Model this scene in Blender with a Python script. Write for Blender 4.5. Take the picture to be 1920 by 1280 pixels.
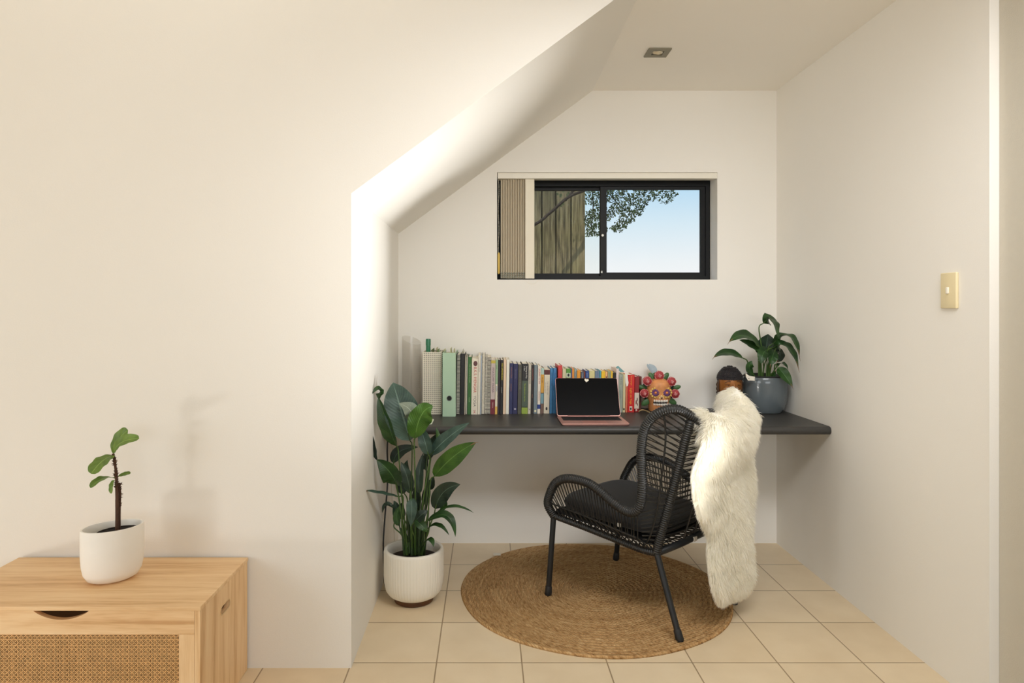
import bpy, bmesh, math, random
import numpy as np
from mathutils import Vector, Matrix, noise
from mathutils.geometry import tessellate_polygon

for o in list(bpy.data.objects):
    bpy.data.objects.remove(o)
SC = bpy.context.scene
COL = SC.collection
R = math.radians
rnd = random.Random(7)

# ------------------------------------------------------------------ camera
F = 1280.0                      # focal length in pixels of the 1920 x 1280 frame
CX, CY, H = 912.0, 580.0, 1.22  # principal axis in the frame, eye height
cam_d = bpy.data.cameras.new('camera')
cam_d.sensor_width = 36.0
cam_d.lens = 24.0
cam_d.shift_x = 48 / 1920
cam_d.shift_y = -60 / 1920
cam_d.clip_start = 0.05
cam = bpy.data.objects.new('camera', cam_d)
cam.location = (0, 0, H)
cam.rotation_euler = (R(90), 0, 0)
COL.objects.link(cam)
SC.camera = cam

# ------------------------------------------------------------------ world sky
world = bpy.data.worlds.new('sky')
SC.world = world
world.use_nodes = True
nt = world.node_tree
nt.nodes.clear()
w_out = nt.nodes.new('ShaderNodeOutputWorld')
w_bg = nt.nodes.new('ShaderNodeBackground')
w_tc = nt.nodes.new('ShaderNodeTexCoord')
w_sep = nt.nodes.new('ShaderNodeSeparateXYZ')
w_ramp = nt.nodes.new('ShaderNodeValToRGB')
nt.links.new(w_tc.outputs['Generated'], w_sep.inputs[0])
nt.links.new(w_sep.outputs['Z'], w_ramp.inputs[0])
nt.links.new(w_ramp.outputs[0], w_bg.inputs[0])
nt.links.new(w_bg.outputs[0], w_out.inputs[0])
cr = w_ramp.color_ramp
cr.elements[0].position = 0.0
cr.elements[0].color = (0.42, 0.40, 0.36, 1)
cr.elements[1].position = 1.0
cr.elements[1].color = (0.10, 0.28, 0.68, 1)
for pos, c in ((0.03, (1.0, 1.0, 0.99)), (0.065, (0.93, 0.97, 0.98)), (0.12, (0.74, 0.89, 0.97)), (0.19, (0.45, 0.73, 0.95)), (0.4, (0.25, 0.50, 0.86))):
    e = cr.elements.new(pos)
    e.color = (*c, 1)
w_bg.inputs['Strength'].default_value = 1.0

# ------------------------------------------------------------------ unseen area lamps for daylight, added fill and floor bounce; the sun
def area(name, loc, target, sx, sy, power, color, spread=180):
    d = bpy.data.lights.new(name, 'AREA')
    d.shape = 'RECTANGLE'
    d.size, d.size_y = sx, sy
    d.energy = power
    d.color = color
    d.spread = R(spread)
    o = bpy.data.objects.new(name, d)
    o.location = loc
    o.rotation_euler = (Vector(target) - Vector(loc)).to_track_quat('-Z', 'Y').to_euler()
    COL.objects.link(o)
    return o
DAY = (0.965, 0.985, 1.0)
area('daylight_rear_glazing', (0.9, -6.8, 1.5), (0.6, 3.2, 1.3), 5.0, 2.4, 125, DAY)
area('west_fill', (-2.93, -0.5, 1.35), (1.5, 2.2, 1.2), 1.6, 1.5, 24, DAY)  # unseen lamp added on the left to brighten the right wall
area('overhead_fill', (0.8, 1.2, 2.17), (0.75, 3.0, 0.72), 1.2, 0.4, 9.8, (0.98, 0.985, 1.0), 104)  # no fitting here: added overhead lamp, aimed to brighten the nook
area('floor_bounce_left', (-2.35, 0.55, 0.17), (-0.95, 2.3, 0.75), 0.2, 0.14, 5.6, (1.0, 0.985, 0.95))  # unseen lamp standing in for sun bounced off the floor at left
area('floor_bounce_right', (1.42, 1.97, 0.14), (-0.5, 2.50, 1.66), 0.14, 0.14, 5.3, (0.99, 0.99, 0.98), 48)  # aimed unseen lamp standing in for sunlight off the tiles at right
d_sun = bpy.data.lights.new('sun', 'SUN')
d_sun.energy = 2.2
d_sun.angle = R(1.0)
d_sun.color = (1.0, 0.95, 0.86)
sun = bpy.data.objects.new('sun', d_sun)
sun.rotation_euler = Vector((0.35, 0.55, -0.9)).to_track_quat('-Z', 'Y').to_euler()
COL.objects.link(sun)

SC.cycles.diffuse_bounces = 12
SC.cycles.transmission_bounces = 12
SC.cycles.transparent_max_bounces = 16
SC.view_settings.view_transform = 'Standard'
SC.view_settings.look = 'None'
SC.view_settings.exposure = -0.08
SC.view_settings.gamma = 1.0
SC.view_settings.use_curve_mapping = False

# ------------------------------------------------------------------ materials
def srgb(r, g, b):
    f = lambda c: (c / 255 / 12.92) if c / 255 <= 0.04045 else ((c / 255 + 0.055) / 1.055) ** 2.4
    return (f(r), f(g), f(b), 1)

def new_mat(name):
    m = bpy.data.materials.new(name)
    m.use_nodes = True
    n = m.node_tree.nodes
    return m, m.node_tree, n['Principled BSDF'], n['Material Output']

_cache = {}
def M(rgb, rough=0.6, metal=0.0, var=0.0, scale=40.0, bump=0.0, bscale=200.0, spec=0.5, sheen=0.0, coat=0.0, aniso=(1, 1, 1)):
    key = (tuple(rgb), rough, metal, var, scale, bump, bscale, spec, sheen, coat, aniso)
    if key in _cache:
        return _cache[key]
    m, t, p, out = new_mat('mat_%d' % len(_cache))
    p.inputs['Base Color'].default_value = srgb(*rgb)
    p.inputs['Roughness'].default_value = rough
    p.inputs['Metallic'].default_value = metal
    p.inputs['Specular IOR Level'].default_value = spec
    p.inputs['Sheen Weight'].default_value = sheen
    p.inputs['Coat Weight'].default_value = coat
    if var or bump:
        tc = t.nodes.new('ShaderNodeTexCoord')
        mp = t.nodes.new('ShaderNodeMapping')
        mp.inputs['Scale'].default_value = aniso
        t.links.new(tc.outputs['Object'], mp.inputs[0])
    if var:
        nz = t.nodes.new('ShaderNodeTexNoise')
        nz.inputs['Scale'].default_value = scale
        nz.inputs['Detail'].default_value = 4
        t.links.new(mp.outputs[0], nz.inputs['Vector'])
        mx = t.nodes.new('ShaderNodeMix')
        mx.data_type = 'RGBA'
        c = srgb(*rgb)
        mx.inputs[6].default_value = tuple(x * (1 - var) for x in c[:3]) + (1,)
        mx.inputs[7].default_value = tuple(min(1, x * (1 + var)) for x in c[:3]) + (1,)
        t.links.new(nz.outputs['Fac'], mx.inputs[0])
        t.links.new(mx.outputs[2], p.inputs['Base Color'])
    if bump:
        nb = t.nodes.new('ShaderNodeTexNoise')
        nb.inputs['Scale'].default_value = bscale
        nb.inputs['Detail'].default_value = 3
        t.links.new(mp.outputs[0], nb.inputs['Vector'])
        b = t.nodes.new('ShaderNodeBump')
        b.inputs['Strength'].default_value = bump
        b.inputs['Distance'].default_value = 0.002
        t.links.new(nb.outputs['Fac'], b.inputs['Height'])
        t.links.new(b.outputs[0], p.inputs['Normal'])
    _cache[key] = m
    return m

WALL = M((237, 234, 227), 0.75, var=0.012, scale=3.0, bump=0.12, bscale=260.0, spec=0.25)
CEIL = M((244, 240, 232), 0.85, var=0.01, scale=3.0, bump=0.06, bscale=260.0, spec=0.2)

def math_node(t, op, a, b=None, c=None):
    n = t.nodes.new('ShaderNodeMath')
    n.operation = op
    for i, v in enumerate((a, b, c)):
        if v is None:
            continue
        if isinstance(v, (int, float)):
            n.inputs[i].default_value = v
        else:
            t.links.new(v, n.inputs[i])
    return n.outputs[0]

def ramp(t, fac, stops):
    r = t.nodes.new('ShaderNodeValToRGB')
    els = r.color_ramp.elements
    els[0].position, els[0].color = stops[0][0], srgb(*stops[0][1])
    els[1].position, els[1].color = stops[-1][0], srgb(*stops[-1][1])
    for p_, c in stops[1:-1]:
        e = els.new(p_)
        e.color = srgb(*c)
    t.links.new(fac, r.inputs[0])
    return r.outputs[0]

def tile_mat():
    m, t, p, out = new_mat('beige_floor_tiles')
    g = t.nodes.new('ShaderNodeNewGeometry')
    s = t.nodes.new('ShaderNodeSeparateXYZ')
    t.links.new(g.outputs['Position'], s.inputs[0])
    def edge(axis, off, pitch):
        u = math_node(t, 'DIVIDE', math_node(t, 'SUBTRACT', s.outputs[axis], off), pitch)
        fr = math_node(t, 'FRACT', u)
        d = math_node(t, 'MINIMUM', fr, math_node(t, 'SUBTRACT', 1.0, fr))
        return math_node(t, 'MULTIPLY', d, pitch), math_node(t, 'FLOOR', u)
    dx, ix = edge('X', -0.172 - 0.2945 * 30, 0.2945)
    dy, iy = edge('Y', 2.359 - 0.3025 * 30, 0.3025)
    d = math_node(t, 'MINIMUM', dx, dy)
    gr = t.nodes.new('ShaderNodeMapRange')
    gr.inputs['From Min'].default_value = 0.0016
    gr.inputs['From Max'].default_value = 0.0028
    t.links.new(d, gr.inputs['Value'])
    cb = t.nodes.new('ShaderNodeCombineXYZ')
    t.links.new(ix, cb.inputs[0])
    t.links.new(iy, cb.inputs[1])
    wn = t.nodes.new('ShaderNodeTexWhiteNoise')
    t.links.new(cb.outputs[0], wn.inputs['Vector'])
    nz = t.nodes.new('ShaderNodeTexNoise')
    nz.inputs['Scale'].default_value = 7
    nz.inputs['Detail'].default_value = 5
    t.links.new(g.outputs['Position'], nz.inputs['Vector'])
    f = math_node(t, 'ADD', math_node(t, 'MULTIPLY', nz.outputs['Fac'], 0.75), math_node(t, 'MULTIPLY', wn.outputs['Value'], 0.25))
    tilec = ramp(t, f, [(0.25, (221, 201, 168)), (0.75, (233, 215, 184))])
    mx = t.nodes.new('ShaderNodeMix')
    mx.data_type = 'RGBA'
    mx.inputs[6].default_value = srgb(160, 138, 108)
    t.links.new(gr.outputs[0], mx.inputs[0])
    t.links.new(tilec, mx.inputs[7])
    t.links.new(mx.outputs[2], p.inputs['Base Color'])
    p.inputs['Roughness'].default_value = 0.42
    p.inputs['Specular IOR Level'].default_value = 0.35
    b = t.nodes.new('ShaderNodeBump')
    b.inputs['Strength'].default_value = 0.5
    b.inputs['Distance'].default_value = 0.001
    t.links.new(gr.outputs[0], b.inputs['Height'])
    t.links.new(b.outputs[0], p.inputs['Normal'])
    return m
TILE = tile_mat()

def wood_mat(name, axis, stops, stretch=14.0, scale=2.2, rough=0.5):
    """long grain along the given axis (0 x, 1 y, 2 z)"""
    m, t, p, out = new_mat(name)
    tc = t.nodes.new('ShaderNodeTexCoord')
    mp = t.nodes.new('ShaderNodeMapping')
    sc = [stretch] * 3
    sc[axis] = 0.9
    mp.inputs['Scale'].default_value = sc
    t.links.new(tc.outputs['Object'], mp.inputs[0])
    n1 = t.nodes.new('ShaderNodeTexNoise')
    n1.inputs['Scale'].default_value = scale
    n1.inputs['Detail'].default_value = 6
    n1.inputs['Distortion'].default_value = 0.6
    t.links.new(mp.outputs[0], n1.inputs['Vector'])
    n2 = t.nodes.new('ShaderNodeTexNoise')
    n2.inputs['Scale'].default_value = scale * 7
    n2.inputs['Detail'].default_value = 3
    t.links.new(mp.outputs[0], n2.inputs['Vector'])
    f = math_node(t, 'ADD', math_node(t, 'MULTIPLY', n1.outputs['Fac'], 0.72), math_node(t, 'MULTIPLY', n2.outputs['Fac'], 0.28))
    t.links.new(ramp(t, f, stops), p.inputs['Base Color'])
    p.inputs['Roughness'].default_value = rough
    p.inputs['Specular IOR Level'].default_value = 0.35
    return m
OAK = [(0.30, (206, 160, 110)), (0.45, (229, 190, 141)), (0.58, (238, 203, 156)), (0.75, (244, 214, 171))]
OAK_X = wood_mat('pale_timber_lengthwise', 0, OAK)
OAK_Z = wood_mat('pale_timber_upright', 2, OAK)
WALNUT = wood_mat('dark_timber', 0, [(0.3, (70, 42, 24)), (0.7, (112, 74, 44))], 9)

def glass_mat(name, tint=(1, 1, 1), dust=0.04, gloss=0.05, dustcol=(200, 200, 190)):
    m, t, p, out = new_mat(name)
    t.nodes.remove(p)
    tr = t.nodes.new('ShaderNodeBsdfTransparent')
    tr.inputs[0].default_value = (*tint, 1)
    gl = t.nodes.new('ShaderNodeBsdfGlossy')
    gl.inputs['Roughness'].default_value = 0.03
    df = t.nodes.new('ShaderNodeBsdfDiffuse')
    df.inputs[0].default_value = srgb(*dustcol)
    tc = t.nodes.new('ShaderNodeTexCoord')
    nz = t.nodes.new('ShaderNodeTexNoise')
    nz.inputs['Scale'].default_value = 5
    nz.inputs['Detail'].default_value = 8
    t.links.new(tc.outputs['Object'], nz.inputs['Vector'])
    a = t.nodes.new('ShaderNodeMixShader')
    a.inputs[0].default_value = gloss
    t.links.new(tr.outputs[0], a.inputs[1])
    t.links.new(gl.outputs[0], a.inputs[2])
    b = t.nodes.new('ShaderNodeMixShader')
    t.links.new(math_node(t, 'MULTIPLY', math_node(t, 'POWER', nz.outputs['Fac'], 1.6), dust * 3), b.inputs[0])
    t.links.new(a.outputs[0], b.inputs[1])
    t.links.new(df.outputs[0], b.inputs[2])
    t.links.new(b.outputs[0], out.inputs[0])
    return m

# ------------------------------------------------------------------ mesh builder
def P(x, y, Y):
    """point seen at pixel (x, y) of the 1920 x 1280 frame standing at distance Y"""
    return Vector(((x - CX) * Y / F, Y, H - (y - CY) * Y / F))

def origin_of(o):
    v = Vector((0, 0, 0))
    while o is not None:
        v += o.location
        o = o.parent
    return v

class MB:
    def __init__(self):
        self.v, self.f, self.uv = [], [], {}
    def add(self, vs, fs):
        n = len(self.v)
        self.v += [Vector(a) for a in vs]
        self.f += [tuple(i + n for i in f) for f in fs]
        return n
    def box(self, x0, x1, y0, y1, z0, z1, bev=0.0):
        if bev <= 0:
            self.add([(x, y, z) for z in (z0, z1) for y in (y0, y1) for x in (x0, x1)],
                     [(0, 2, 3, 1), (4, 5, 7, 6), (0, 1, 5, 4), (2, 6, 7, 3), (0, 4, 6, 2), (1, 3, 7, 5)])
            return self
        bm = bmesh.new()
        bmesh.ops.create_cube(bm, size=1)
        for v in bm.verts:
            v.co = Vector(((x0 + x1) / 2 + v.co.x * (x1 - x0), (y0 + y1) / 2 + v.co.y * (y1 - y0), (z0 + z1) / 2 + v.co.z * (z1 - z0)))
        bmesh.ops.bevel(bm, geom=bm.edges[:], offset=bev, segments=3, profile=0.5, affect='EDGES')
        bm.verts.index_update()
        self.add([v.co.copy() for v in bm.verts], [tuple(v.index for v in f.verts) for f in bm.faces])
        bm.free()
        return self
    def tube(self, pts, r, seg=8, closed=False, caps=True):
        pts = [Vector(p) for p in pts]
        n = len(pts)
        rs = r if isinstance(r, (list, tuple)) else [r] * n
        tans = []
        for i in range(n):
            a = pts[(i - 1) % n] if (closed or i > 0) else pts[0]
            b = pts[(i + 1) % n] if (closed or i < n - 1) else pts[-1]
            tt = b - a
            tans.append(tt.normalized() if tt.length > 1e-9 else Vector((0, 0, 1)))
        up = Vector((0, 0, 1)) if abs(tans[0].z) < 0.9 else Vector((1, 0, 0))
        nrm = (up - tans[0] * up.dot(tans[0])).normalized()
        base = len(self.v)
        for i in range(n):
            if i:
                nrm = nrm - tans[i] * nrm.dot(tans[i])
                nrm = nrm.normalized() if nrm.length > 1e-6 else tans[i].orthogonal().normalized()
            bi = tans[i].cross(nrm)
            for k in range(seg):
                a = 2 * math.pi * k / seg
                self.v.append(pts[i] + (nrm * math.cos(a) + bi * math.sin(a)) * rs[i])
        for i in range(n if closed else n - 1):
            for k in range(seg):
                a0 = base + i * seg + k
                a1 = base + i * seg + (k + 1) % seg
                j = (i + 1) % n
                b0 = base + j * seg + k
                b1 = base + j * seg + (k + 1) % seg
                self.f.append((a0, a1, b1, b0))
        if caps and not closed:
            self.f.append(tuple(base + k for k in reversed(range(seg))))
            self.f.append(tuple(base + (n - 1) * seg + k for k in range(seg)))
        return self
    def lathe(self, prof, c=(0, 0, 0), seg=48, rib=None, sx=1.0, sy=1.0, rot=0.0, cap0=True, cap1=True):
        base = len(self.v)
        c = Vector(c)
        for (r, z) in prof:
            for k in range(seg):
                a = 2 * math.pi * k / seg
                rr = r + (rib(k, z) if rib else 0)
                x, y = rr * math.cos(a) * sx, rr * math.sin(a) * sy
                self.v.append(c + Vector((x * math.cos(rot) - y * math.sin(rot), x * math.sin(rot) + y * math.cos(rot), z)))
        n = len(prof)
        for i in range(n - 1):
            for k in range(seg):
                k2 = (k + 1) % seg
                self.f.append((base + i * seg + k, base + i * seg + k2, base + (i + 1) * seg + k2, base + (i + 1) * seg + k))
        if cap0:
            self.f.append(tuple(base + k for k in reversed(range(seg))))
        if cap1:
            self.f.append(tuple(base + (n - 1) * seg + k for k in range(seg)))
        return self
    def ellipsoid(self, c, rad, rot=None, seg=16, rings=10):
        c = Vector(c)
        base = len(self.v)
        rot = rot or Matrix.Identity(3)
        def pt(th, ph):
            return c + rot @ Vector((rad[0] * math.sin(th) * math.cos(ph), rad[1] * math.sin(th) * math.sin(ph), rad[2] * math.cos(th)))
        self.v.append(pt(0, 0))
        for i in range(1, rings):
            for k in range(seg):
                self.v.append(pt(math.pi * i / rings, 2 * math.pi * k / seg))
        self.v.append(pt(math.pi, 0))
        last = len(self.v) - 1
        for k in range(seg):
            k2 = (k + 1) % seg
            self.f.append((base, base + 1 + k, base + 1 + k2))
            for i in range(rings - 2):
                a = base + 1 + i * seg
                self.f.append((a + k, a + seg + k, a + seg + k2, a + k2))
            a = base + 1 + (rings - 2) * seg
            self.f.append((a + k, last, a + k2))
        return self
    def plate(self, outer, holes, to3d, thick):
        """flat slab with holes; to3d(a, b, d) maps plane coordinates and depth"""
        loops = [outer] + list(holes)
        flat = [p for l in loops for p in l]
        tris = tessellate_polygon([[Vector((a, b, 0)) for a, b in l] for l in loops])
        n = len(flat)
        b0 = self.add([to3d(a, b, 0) for a, b in flat] + [to3d(a, b, thick) for a, b in flat], [])
        for t in tris:
            self.f.append(tuple(b0 + i for i in t))
            self.f.append(tuple(b0 + n + i for i in reversed(t)))
        k = 0
        for l in loops:
            m = len(l)
            for i in range(m):
                j = (i + 1) % m
                self.f.append((b0 + k + i, b0 + k + j, b0 + n + k + j, b0 + n + k + i))
            k += m
        return self
    def grid(self, rows, closed=False):
        base = len(self.v)
        nr, nc = len(rows), len(rows[0])
        for r in rows:
            self.v += [Vector(p) for p in r]
        for i in range(nr - 1):
            for j in range(nc if closed else nc - 1):
                j2 = (j + 1) % nc
                self.f.append((base + i * nc + j, base + i * nc + j2, base + (i + 1) * nc + j2, base + (i + 1) * nc + j))
        return base
    def build(self, name, mat, parent=None, smooth=True, local=False, angle=40, recalc=True, loc=None):
        me = bpy.data.meshes.new(name)
        off = Vector((0, 0, 0))
        if not local:
            off = origin_of(parent)
            if loc is not None:
                off = off + Vector(loc)
        me.from_pydata([v - off for v in self.v], [], self.f)
        if self.uv:
            lay = me.uv_layers.new(name='UVMap')
            for l in me.loops:
                lay.data[l.index].uv = self.uv.get(l.vertex_index, (0, 0))
        if recalc:
            bm = bmesh.new()
            bm.from_mesh(me)
            bmesh.ops.recalc_face_normals(bm, faces=bm.faces)
            bm.to_mesh(me)
            bm.free()
        if smooth:
            me.shade_smooth()
            if angle:
                try:
                    me.set_sharp_from_angle(angle=R(angle))
                except Exception:
                    pass
        me.materials.append(mat)
        o = bpy.data.objects.new(name, me)
        COL.objects.link(o)
        if parent is not None:
            o.parent = parent
        if loc is not None:
            o.location = loc
        return o

def tag(o, label, cat, group=None):
    o['label'] = label
    o['category'] = cat
    if group:
        o['group'] = group
    return o

def thing(name, loc, label, cat, group=None, rot=(0, 0, 0)):
    o = bpy.data.objects.new(name, None)
    o.empty_display_size = 0.05
    o.location = loc
    o.rotation_euler = rot
    COL.objects.link(o)
    return tag(o, label, cat, group)

def struct(o):
    o['kind'] = 'structure'
    return o

def catmull(pts, n=8, closed=False):
    pts = [Vector(p) for p in pts]
    out = []
    m = len(pts)
    rng = range(m) if closed else range(m - 1)
    for i in rng:
        if closed:
            p0, p1, p2, p3 = pts[(i - 1) % m], pts[i], pts[(i + 1) % m], pts[(i + 2) % m]
        else:
            p0, p1, p2, p3 = pts[max(i - 1, 0)], pts[i], pts[i + 1], pts[min(i + 2, m - 1)]
        for k in range(n):
            t = k / n
            out.append(0.5 * ((2 * p1) + (p2 - p0) * t + (2 * p0 - 5 * p1 + 4 * p2 - p3) * t * t + (3 * p1 - p0 - 3 * p2 + p3) * t ** 3))
    if not closed:
        out.append(pts[-1])
    return out

def resample(pts, step):
    out = [pts[0].copy()]
    acc = 0.0
    for a, b in zip(pts, pts[1:]):
        L = (b - a).length
        d = step - acc
        while d <= L:
            out.append(a.lerp(b, d / L))
            d += step
        acc = (acc + L) % step
    return out

def bez(a, b, c, n):
    return [a * (1 - t) ** 2 + b * 2 * t * (1 - t) + c * t * t for t in [i / n for i in range(n + 1)]]

def text_mesh(name, body, size, mat, parent, matrix, align='LEFT', extrude=0.0002, sx=1.0):
    cu = bpy.data.curves.new('txt', 'FONT')
    cu.body = body
    cu.size = size
    cu.align_x = align
    cu.align_y = 'CENTER'
    cu.extrude = extrude
    cu.resolution_u = 3
    tmp = bpy.data.objects.new('txt', cu)
    COL.objects.link(tmp)
    dg = bpy.context.evaluated_depsgraph_get()
    dg.update()
    me = bpy.data.meshes.new_from_object(tmp.evaluated_get(dg))
    bpy.data.objects.remove(tmp)
    bpy.data.curves.remove(cu)
    for v in me.vertices:
        v.co.x *= sx
        v.co = matrix @ v.co
    me.name = name
    me.materials.clear()
    me.materials.append(mat)
    o = bpy.data.objects.new(name, me)
    COL.objects.link(o)
    o.parent = parent
    return o

# ------------------------------------------------------------------ room shell
XL, XR = -0.46, 1.515          # nook side walls
YF, YB, YR = 2.324, 3.565, 2.056   # front wall face, nook back wall, end of the right wall
ZC = 2.362
XW, XE, YS = -3.0, 3.6, -3.4   # the room around the camera
XRIDGE, ZSP = 0.555, 1.615     # ridge and springing of the sloped soffit
LX0, LX1, LY0, LY1 = 0.715, 0.805, 2.985, 3.075   # recess of the downlight

struct(MB().plate([(XW, YS), (XE, YS), (XE, YB + .2), (XW, YB + .2)], [], lambda a, b, d: (a, b, -d), 0.1).build('floor', TILE, smooth=False))
struct(MB().plate([(XW, YS), (XE, YS), (XE, YB + .12), (XW, YB + .12)], [[(LX0, LY0), (LX1, LY0), (LX1, LY1), (LX0, LY1)]],
                  lambda a, b, d: (a, b, ZC + d), 0.15).build('ceiling', CEIL, smooth=False))
struct(MB().plate([(XW, 0), (XL, 0), (XL, ZSP), (XRIDGE, ZC), (XW, ZC)], [], lambda a, b, d: (a, YF + d, b), 0.04).build('wall_front', WALL, smooth=False))
struct(MB().box(XL - 0.12, XL, YF + .04, YB, 0, ZSP).build('wall_left', WALL, smooth=False))
sl = MB()
sl.add([(XL, YF + .04, ZSP), (XRIDGE, YF + .04, ZC), (XRIDGE, YB, ZC), (XL, YB, ZSP), (XL - .1, YF + .04, ZSP), (XL - .1, YB, ZSP), (XL - .1, YF + .04, ZC), (XL - .1, YB, ZC)],
       [(0, 1, 2, 3), (0, 3, 5, 4), (4, 5, 7, 6), (6, 7, 2, 1), (0, 4, 6, 1), (3, 2, 7, 5)])
struct(sl.build('wall_sloped', WALL, smooth=False))
# window opening in the nook's back wall
WX0, WX1, WZ0, WZ1 = 0.0557, 1.206, 1.376, 1.936
struct(MB().plate([(XL - .12, 0), (XR + .1, 0), (XR + .1, ZC), (XL - .12, ZC)], [[(WX0, WZ0), (WX1, WZ0), (WX1, WZ1), (WX0, WZ1)]],
                  lambda a, b, d: (a, YB + d, b), 0.2).build('wall_back', WALL, smooth=False))
struct(MB().box(XR, XR + 0.0295, YR, YB, 0, ZC).build('wall_right', WALL, smooth=False))
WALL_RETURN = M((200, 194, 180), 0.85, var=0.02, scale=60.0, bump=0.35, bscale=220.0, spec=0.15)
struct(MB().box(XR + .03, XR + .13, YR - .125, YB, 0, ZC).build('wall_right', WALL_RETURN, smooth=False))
# the rest of the room, with the openings the daylight comes through
struct(MB().plate([(XW, 0), (XE, 0), (XE, ZC), (XW, ZC)], [[(-1.0, .7), (2.6, .7), (2.6, 2.33), (-1.0, 2.33)]], lambda a, b, d: (a, YS - d, b), 0.1).build('wall_rear', WALL, smooth=False))
struct(MB().plate([(YS - .1, 0), (YF + .04, 0), (YF + .04, ZC), (YS - .1, ZC)], [[(-1.35, .55), (.35, .55), (.35, 2.15), (-1.35, 2.15)]], lambda a, b, d: (XW - d, a, b), 0.1).build('wall_west', WALL, smooth=False))
struct(MB().plate([(YS, 0), (0.4, 0), (0.4, 2.1), (1.5, 2.1), (1.5, 0), (YR, 0), (YR, ZC), (YS, ZC)], [], lambda a, b, d: (XE + d, a, b), 0.1).build('wall_east', WALL, smooth=False))

# ------------------------------------------------------------------ window
BLK = M((17, 18, 18), 0.5, spec=0.25)
win = bpy.data.objects.new('window_1', None)
win.location = (WX0, YB + .11, WZ0)
COL.objects.link(win)
struct(win)
FY = YB + .112
fr = MB()
x0, x1, z0, z1 = WX0 + .002, WX1 - .002, WZ0 + .002, WZ1 - .002
fr.plate([(x0, z0), (x1, z0), (x1, z1), (x0, z1)], [[(x0 + .022, z0 + .022), (x1 - .022, z0 + .022), (x1 - .022, z1 - .05), (x0 + .022, z1 - .05)]],
         lambda a, b, d: (a, FY + d, b), 0.075)
fr.build('frame', BLK, win, smooth=False)
def sash(xa, xb, za, zb, y, l, r, b, tp):
    mb = MB()
    mb.plate([(xa, za), (xb, za), (xb, zb), (xa, zb)], [[(xa + l, za + b), (xb - r, za + b), (xb - r, zb - tp), (xa + l, zb - tp)]], lambda a_, b_, d: (a_, y + d, b_), 0.022)
    s = mb.build('sash', BLK, win, smooth=False)
    g = MB().box(xa + l - .004, xb - r + .004, y + .009, y + .013, za + b - .004, zb - tp + .004)
    return s, g
GLASS_L = glass_mat('window_glass_dusty', (0.97, 0.98, 0.97), 0.02, 0.0008)
GLASS_R = glass_mat('window_glass', (0.99, 0.995, 1.0), 0.008, 0.0008)
zA, zB = WZ0 + .022, WZ1 - .05
mid0, mid1 = (1121 - CX) * 3.70 / F, (1140 - CX) * 3.70 / F
s1, g1 = sash(WX0 + .022, mid1 - .012, zA, zB, FY + .040, .03, .028, .018, .018)
g1.build('pane', GLASS_L, s1, smooth=False)
s2, g2 = sash(mid0 + .012, WX1 - .024, zA, zB, FY + .012, .034, .024, .022, .018)
g2.build('pane', GLASS_R, s2, smooth=False)
lk = MB()
lk.tube([P(1130, 441, FY + .012), P(1130, 441, FY - .004)], 0.0065, 14)
lk.build('lock', M((190, 186, 175), 0.3, 0.9), win)
lk = MB()
lk.box(mid0 + .014, mid0 + .022, FY + .004, FY + .012, WZ0 + .04, WZ0 + .052)
lk.build('guide', M((170, 168, 160), 0.4, 0.5), win)

# ------------------------------------------------------------------ vertical blind
bl = thing('vertical_blind', (0.1, YB + .03, WZ1), 'cream vertical blind drawn to the left side of the window, with white headrail', 'blind')
PVC = M((233, 228, 214), 0.45)
def sheer(name, rgb, k):
    m, t, p, out = new_mat(name)
    p.inputs['Base Color'].default_value = srgb(*rgb)
    p.inputs['Roughness'].default_value = .8
    tl_ = t.nodes.new('ShaderNodeBsdfTranslucent')
    tl_.inputs[0].default_value = srgb(*rgb)
    mx = t.nodes.new('ShaderNodeMixShader')
    mx.inputs[0].default_value = k
    t.links.new(p.outputs[0], mx.inputs[1])
    t.links.new(tl_.outputs[0], mx.inputs[2])
    t.links.new(mx.outputs[0], out.inputs[0])
    return m
VANE = sheer('blind_fabric', (232, 222, 200), .22)
hr = MB()
prof = [(YB - .006, WZ1 - .033), (YB - .008, WZ1 - .010), (YB - .004, WZ1 - .003), (YB + .05, WZ1 - .003), (YB + .05, WZ1 - .033)]
hr.plate(prof, [], lambda a, b, d: (WX0 + .003 + d, a, b), WX1 - WX0 - .006)
hr.build('headrail', PVC, bl, smooth=False)
def vane(mb, xa, ya, xb, yb, z0, z1, bow=.004):
    rows = []
    nx, ny = yb - ya, -(xb - xa)
    L = math.hypot(nx, ny)
    for z in (z0, z1):
        r = []
        for k in range(7):
            t = k / 6
            q = bow * math.sin(math.pi * t)
            r.append((xa + (xb - xa) * t - nx / L * q, ya + (yb - ya) * t - ny / L * q, z))
        rows.append(r)
    back = [[(p[0] + .0006, p[1], p[2]) for p in reversed(r)] for r in rows]
    mb.grid([rows[0] + back[0], rows[1] + back[1]], closed=True)
    b = len(mb.v) - 28
    mb.f.append(tuple(range(b, b + 14)))
    mb.f.append(tuple(reversed(range(b + 14, b + 28))))
VX = [(939 + 4.6 * i - CX) * 3.57 / F for i in range(11)]
for i, x in enumerate(VX):
    mb = MB()
    vane(mb, x, YB + .014, x + .046, YB + .062, WZ0 + .008, WZ1 - .034, .004)
    v_ = mb.build('vane', VANE, bl)
    wt = MB()
    for k in range(3):
        z = WZ0 + .012 + .010 * k
        wt.tube([(x + .0008, YB + .0125, z), (x + .0055, YB + .0135, z + .0045), (x + .0095, YB + .0185, z + .001)], 0.0016, 5)
    wt.build('chain_weight', M((112, 132, 132), 0.4, 0.2), v_)
mb = MB()
vane(mb, (985 - CX) * 3.57 / F, YB + .0045, (1001.5 - CX) * 3.585 / F, YB + .012, WZ0 + .006, WZ1 - .034, .001)
mb.build('vane', M((236, 229, 210), 0.7), bl)
cd = MB()
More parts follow.
